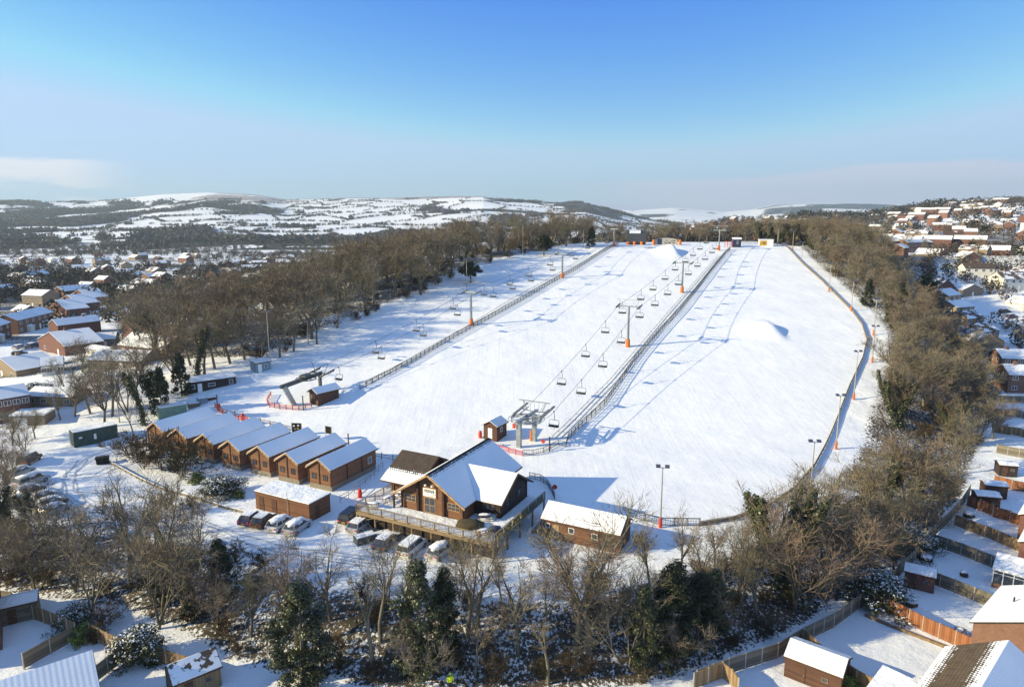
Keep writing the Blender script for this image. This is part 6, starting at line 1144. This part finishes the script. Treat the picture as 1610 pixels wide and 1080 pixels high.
def town(n, t0, t1, ya, yb, side, sp0, seed, okf=None):
    r_ = random.Random(seed); out = []; tries = 0
    while len(out) < n and tries < 40000:
        tries += 1; Y = ya+(yb-ya)*r_.random()**1.15; t = r_.uniform(t0, t1); X = t*Y; sp = sp0*(1+max(0, Y-350)/900)
        if okf and not okf(X, Y): continue
        # gentle curved streets: keep lots in bands
        a = float(fbm(np.array(X/400.), np.array(Y/400.), 2))*3.2+(.5 if side == 'left' else .1); v = -math.sin(a)*X+math.cos(a)*Y
        if (v/34) % 1 > .62: continue
        if all((X-p[0])**2+((Y-p[1])*1.0)**2 > sp*sp for p in taken+out): out.append((X, Y, a))
    for X, Y, a in out:
        taken.append((X, Y)); i = r_.randrange(6); m_, w, d = HP[i]; o = m_.copy(); COL.objects.link(o); o.location = (X, Y, gz(X, Y)+.3); o.rotation_euler.z = a+r_.choice((0, 0, math.pi/2))+r_.uniform(-.1, .1); s = r_.uniform(.85, 1.1); o.scale = (s, s, s)
        far = 'near' if Y < 420 else 'middle' if Y < 700 else 'far'
        tag(o, '%s in the %s part of the %s-hand town' % (lookw[i], far, side), 'house', 'houses of the %s-hand town' % side)
near_left = [P(*q) for q in ((60, 520), (10, 530), (85, 545), (20, 580), (55, 478), (110, 490), (130, 480), (25, 650), (160, 545), (220, 550), (180, 575), (280, 505), (80, 640), (150, 500), (120, 510), (190, 480))]; taken += [(p.x, p.y) for p in near_left]
near_right = [P(*q) for q in ((1505, 475), (1525, 495), (1540, 515), (1565, 535), (1590, 600), (1540, 438), (1600, 458), (1530, 420), (1487, 462), (1530, 466), (1400, 395), (1445, 397), (1350, 392), (1560, 480), (1580, 500))]; taken += [(p.x, p.y) for p in near_right]
def not_wood(x, y): return pd1(x, y, LE) > 88
town(112, -.80, -.10, 235, 900, 'left', 15, 5, not_wood)
def right_ok(x, y): return (y > 340+ (60 if x/y < .45 else 0)) or (x/y > .66 and y > 190)
town(184, .24, .80, 200, 1150, 'right', 14, 6, right_ok)
# ---- trees of the towns and hedgerows of the far country: too many to count, one object
def clumps(name, C, Rr, nq, mats, mi, label, shape=1.):
    """each clump: nq small leaf-sized quads thrown into an ellipsoid"""
    n = len(C); C = np.repeat(C, nq, 0); Rr = np.repeat(Rr, nq); mi = np.repeat(mi, nq); N = len(C); u = npr.normal(size=(N, 3)); u /= np.linalg.norm(u, axis=1)[:, None]; rr = npr.rand(N)**.4
    c = C+u*(Rr*rr)[:, None]*np.array([1, 1, shape]); a = npr.normal(size=(N, 3)); a[:, 2] *= 1.; a /= np.linalg.norm(a, axis=1)[:, None]; b = np.cross(a, npr.normal(size=(N, 3))); b /= np.linalg.norm(b, axis=1)[:, None]+1e-9
    s = (Rr*(.55/np.sqrt(nq/10.)))[:, None]; V = np.stack([c-a*s, c-b*s*.55, c+a*s, c+b*s*.55], 1).reshape(-1, 3); o = np_mesh(name, V, np.arange(4*N).reshape(-1, 4), mats, None, mi); tag(o, label, None, kind='stuff'); return o
M['far_wood'] = plain('winter_wood', (.085, .068, .062), .9, .4, .05); M['far_wood2'] = plain('olive_winter_wood', (.088, .074, .062), .9, .4, .05); M['far_ever'] = plain('far_evergreen', (.022, .03, .024), .9, .3, .05)
C = []; Rr = []; Mi = []
def addc(X, Y, r0, r1, pe=.15, rows=1):
    Z = height(X, Y); r_ = npr.uniform(r0, r1, len(X)); C.append(np.stack([X, Y, Z+r_*.85], 1)); Rr.append(r_); e = npr.rand(len(X)); Mi.append(np.where(e < pe, 2, np.where(e < .55, 0, 1)))
def reg(n, t0, t1, ya, yb, dens=None, pw=.5):
    Y = ya+(yb-ya)*npr.rand(n)**pw; X = Y*npr.uniform(t0, t1, n)
    if dens is not None: k_ = dens(X, Y) > npr.rand(n); X, Y = X[k_], Y[k_]
    return X, Y
tk = np.array(taken)
def away(X, Y, r_): return np.array([np.min((tk[:, 0]-x)**2+(tk[:, 1]-y)**2) > r_*r_ for x, y in zip(X, Y)])
nw = lambda X, Y: (polydist(X, Y, LE) > 80)*1.
X, Y = reg(3000, -.85, .0, 240, 640, lambda X, Y: nw(X, Y)*smooth(.30, .50, fbm(X/60+9, Y/60, 3)), .7); k_ = away(X, Y, 8); addc(X[k_], Y[k_], 2.2, 4.6, .2)
X, Y = reg(3000, -.95, .16, 560, 1450, lambda X, Y: smooth(.36, .54, fbm(X/90+9, Y/90, 3)), .6); k_ = away(X, Y, 8); addc(X[k_], Y[k_], 3, 5, .12)
X, Y = reg(2600, .10, .85, 400, 1400, lambda X, Y: smooth(.40, .62, fbm(X/70+3, Y/70, 3))+.8*(X/Y < .24), .6); k_ = away(X, Y, 8); addc(X[k_], Y[k_], 2.8, 5, .2)
X, Y = reg(500, .02, .34, 385, 560, None, 1.); addc(X, Y, 3.5, 6, .12)
X, Y = reg(700, .42, .95, 500, 1300, lambda X, Y: smooth(.35, .55, fbm(X/50+13, Y/50, 2)), .7); k_ = away(X, Y, 7); addc(X[k_], Y[k_], 3, 6.5, .25)
X, Y = reg(420, .60, .88, 190, 420, None, .8); k_ = away(X, Y, 7); addc(X[k_], Y[k_], 1.5, 3.4, .2)
X, Y = reg(1300, .20, .62, 345, 1300, lambda X, Y: smooth(.38, .55, fbm(X/35+3, Y/35, 3)), .8); k_ = away(X, Y, 7.5); addc(X[k_], Y[k_], 2.2, 4.2, .15)
X, Y = reg(160, .40, .62, 1000, 1300, None, .8); addc(X, Y, 5, 10, .5)
X, Y = reg(420, .45, .9, 1150, 1420, lambda X, Y: smooth(.40, .6, fbm(X/60+1, Y/60, 2)), .6); addc(X, Y, 4.5, 8, .4)
clumps('distant_trees', np.concatenate(C), np.concatenate(Rr), 70, ['far_wood', 'far_wood2', 'far_ever'], np.concatenate(Mi), 'winter trees and evergreens scattered through the towns')
# hedges along field edges (voronoi cells) and woods on the hills
C, Rr, Mi = [], [], []
sx_ = npr.uniform(-4800, 2600, 620); sy_ = npr.uniform(1250, 5200, 620)
def vor(X, Y):
    d1 = np.full(len(X), 1e9); d2 = d1.copy()
    for a, b in zip(sx_, sy_): d = np.hypot((X-a)*.8, (Y-b)*.5); m = d < d1; d2 = np.where(m, d1, np.minimum(d2, d)); d1 = np.where(m, d, d1)
    return d2-d1
n = 230000; Y = 1280+3000*npr.rand(n)**.9; X = Y*npr.uniform(-.85, .25, n); E = vor(X+18*np.sin(Y/60), Y+18*np.sin(X/50)); Z = height(X, Y); kk = (E < 4.2) & (Z < 128) & (fbm(X/140, Y/140, 2) > .28); addc(X[kk], Y[kk], 2.6, 4.8, .08)
n = 90000; Y = 1230+3000*npr.rand(n)**.8; X = Y*npr.uniform(-.85, .28, n); wv = hill_fields(X, Y); Z = height(X, Y); kk = (wv > .5) & (Z < 112) & ((Y > 1500) | (X/Y < -.5)); addc(X[kk][:20000], Y[kk][:20000], 5, 8.5, .08)
clumps('hill_woodland', np.concatenate(C), np.concatenate(Rr), 9, ['far_wood', 'far_wood2', 'far_ever'], np.concatenate(Mi), 'hedgerows and bare woods across the far fields')

# tyre tracks pressed into the car park snow
M['rut'] = snow('packed_snow_rut', .6); 
for n_ in M['rut'].node_tree.nodes:
    if n_.type == 'MIX': 
        for k_ in (6, 7):
            if not n_.inputs[k_].is_linked: n_.inputs[k_].default_value = (.50, .52, .57, 1)
def track(pxs, off):
    pts = world_line(pxs, 1.2); b = MB()
    for s in (-1, 1):
        L = []
        for i, p in enumerate(pts):
            d = (pts[min(i+1, len(pts)-1)]-pts[max(i-1, 0)]); d.z = 0; d.normalize(); q = Vector((-d.y, d.x, 0)); c = p+q*(s*.75+off+.12*math.sin(i*.6)); L.append((c-q*.11, c+q*.11))
        v = [(*p[:2], gz(p[0], p[1])+.045) for pr in L for p in pr]; b.add(v, [(2*i, 2*i+1, 2*i+3, 2*i+2) for i in range(len(L)-1)])
    o = b.build('tyre_track', 'rut'); tag(o, 'pair of tyre ruts pressed into the snow', None, kind='structure')
for pxs, o_ in ((((130, 722), (110, 745), (112, 775), (140, 790), (210, 800), (300, 818), (360, 838)), 0), (((215, 690), (150, 715), (105, 740), (98, 775), (130, 800)), .6), (((100, 750), (150, 748), (175, 735)), 0), (((150, 800), (240, 812), (330, 835), (420, 860), (520, 880), (600, 890)), .3), (((330, 830), (400, 862), (520, 868), (590, 878)), -.5)): track(pxs, o_)
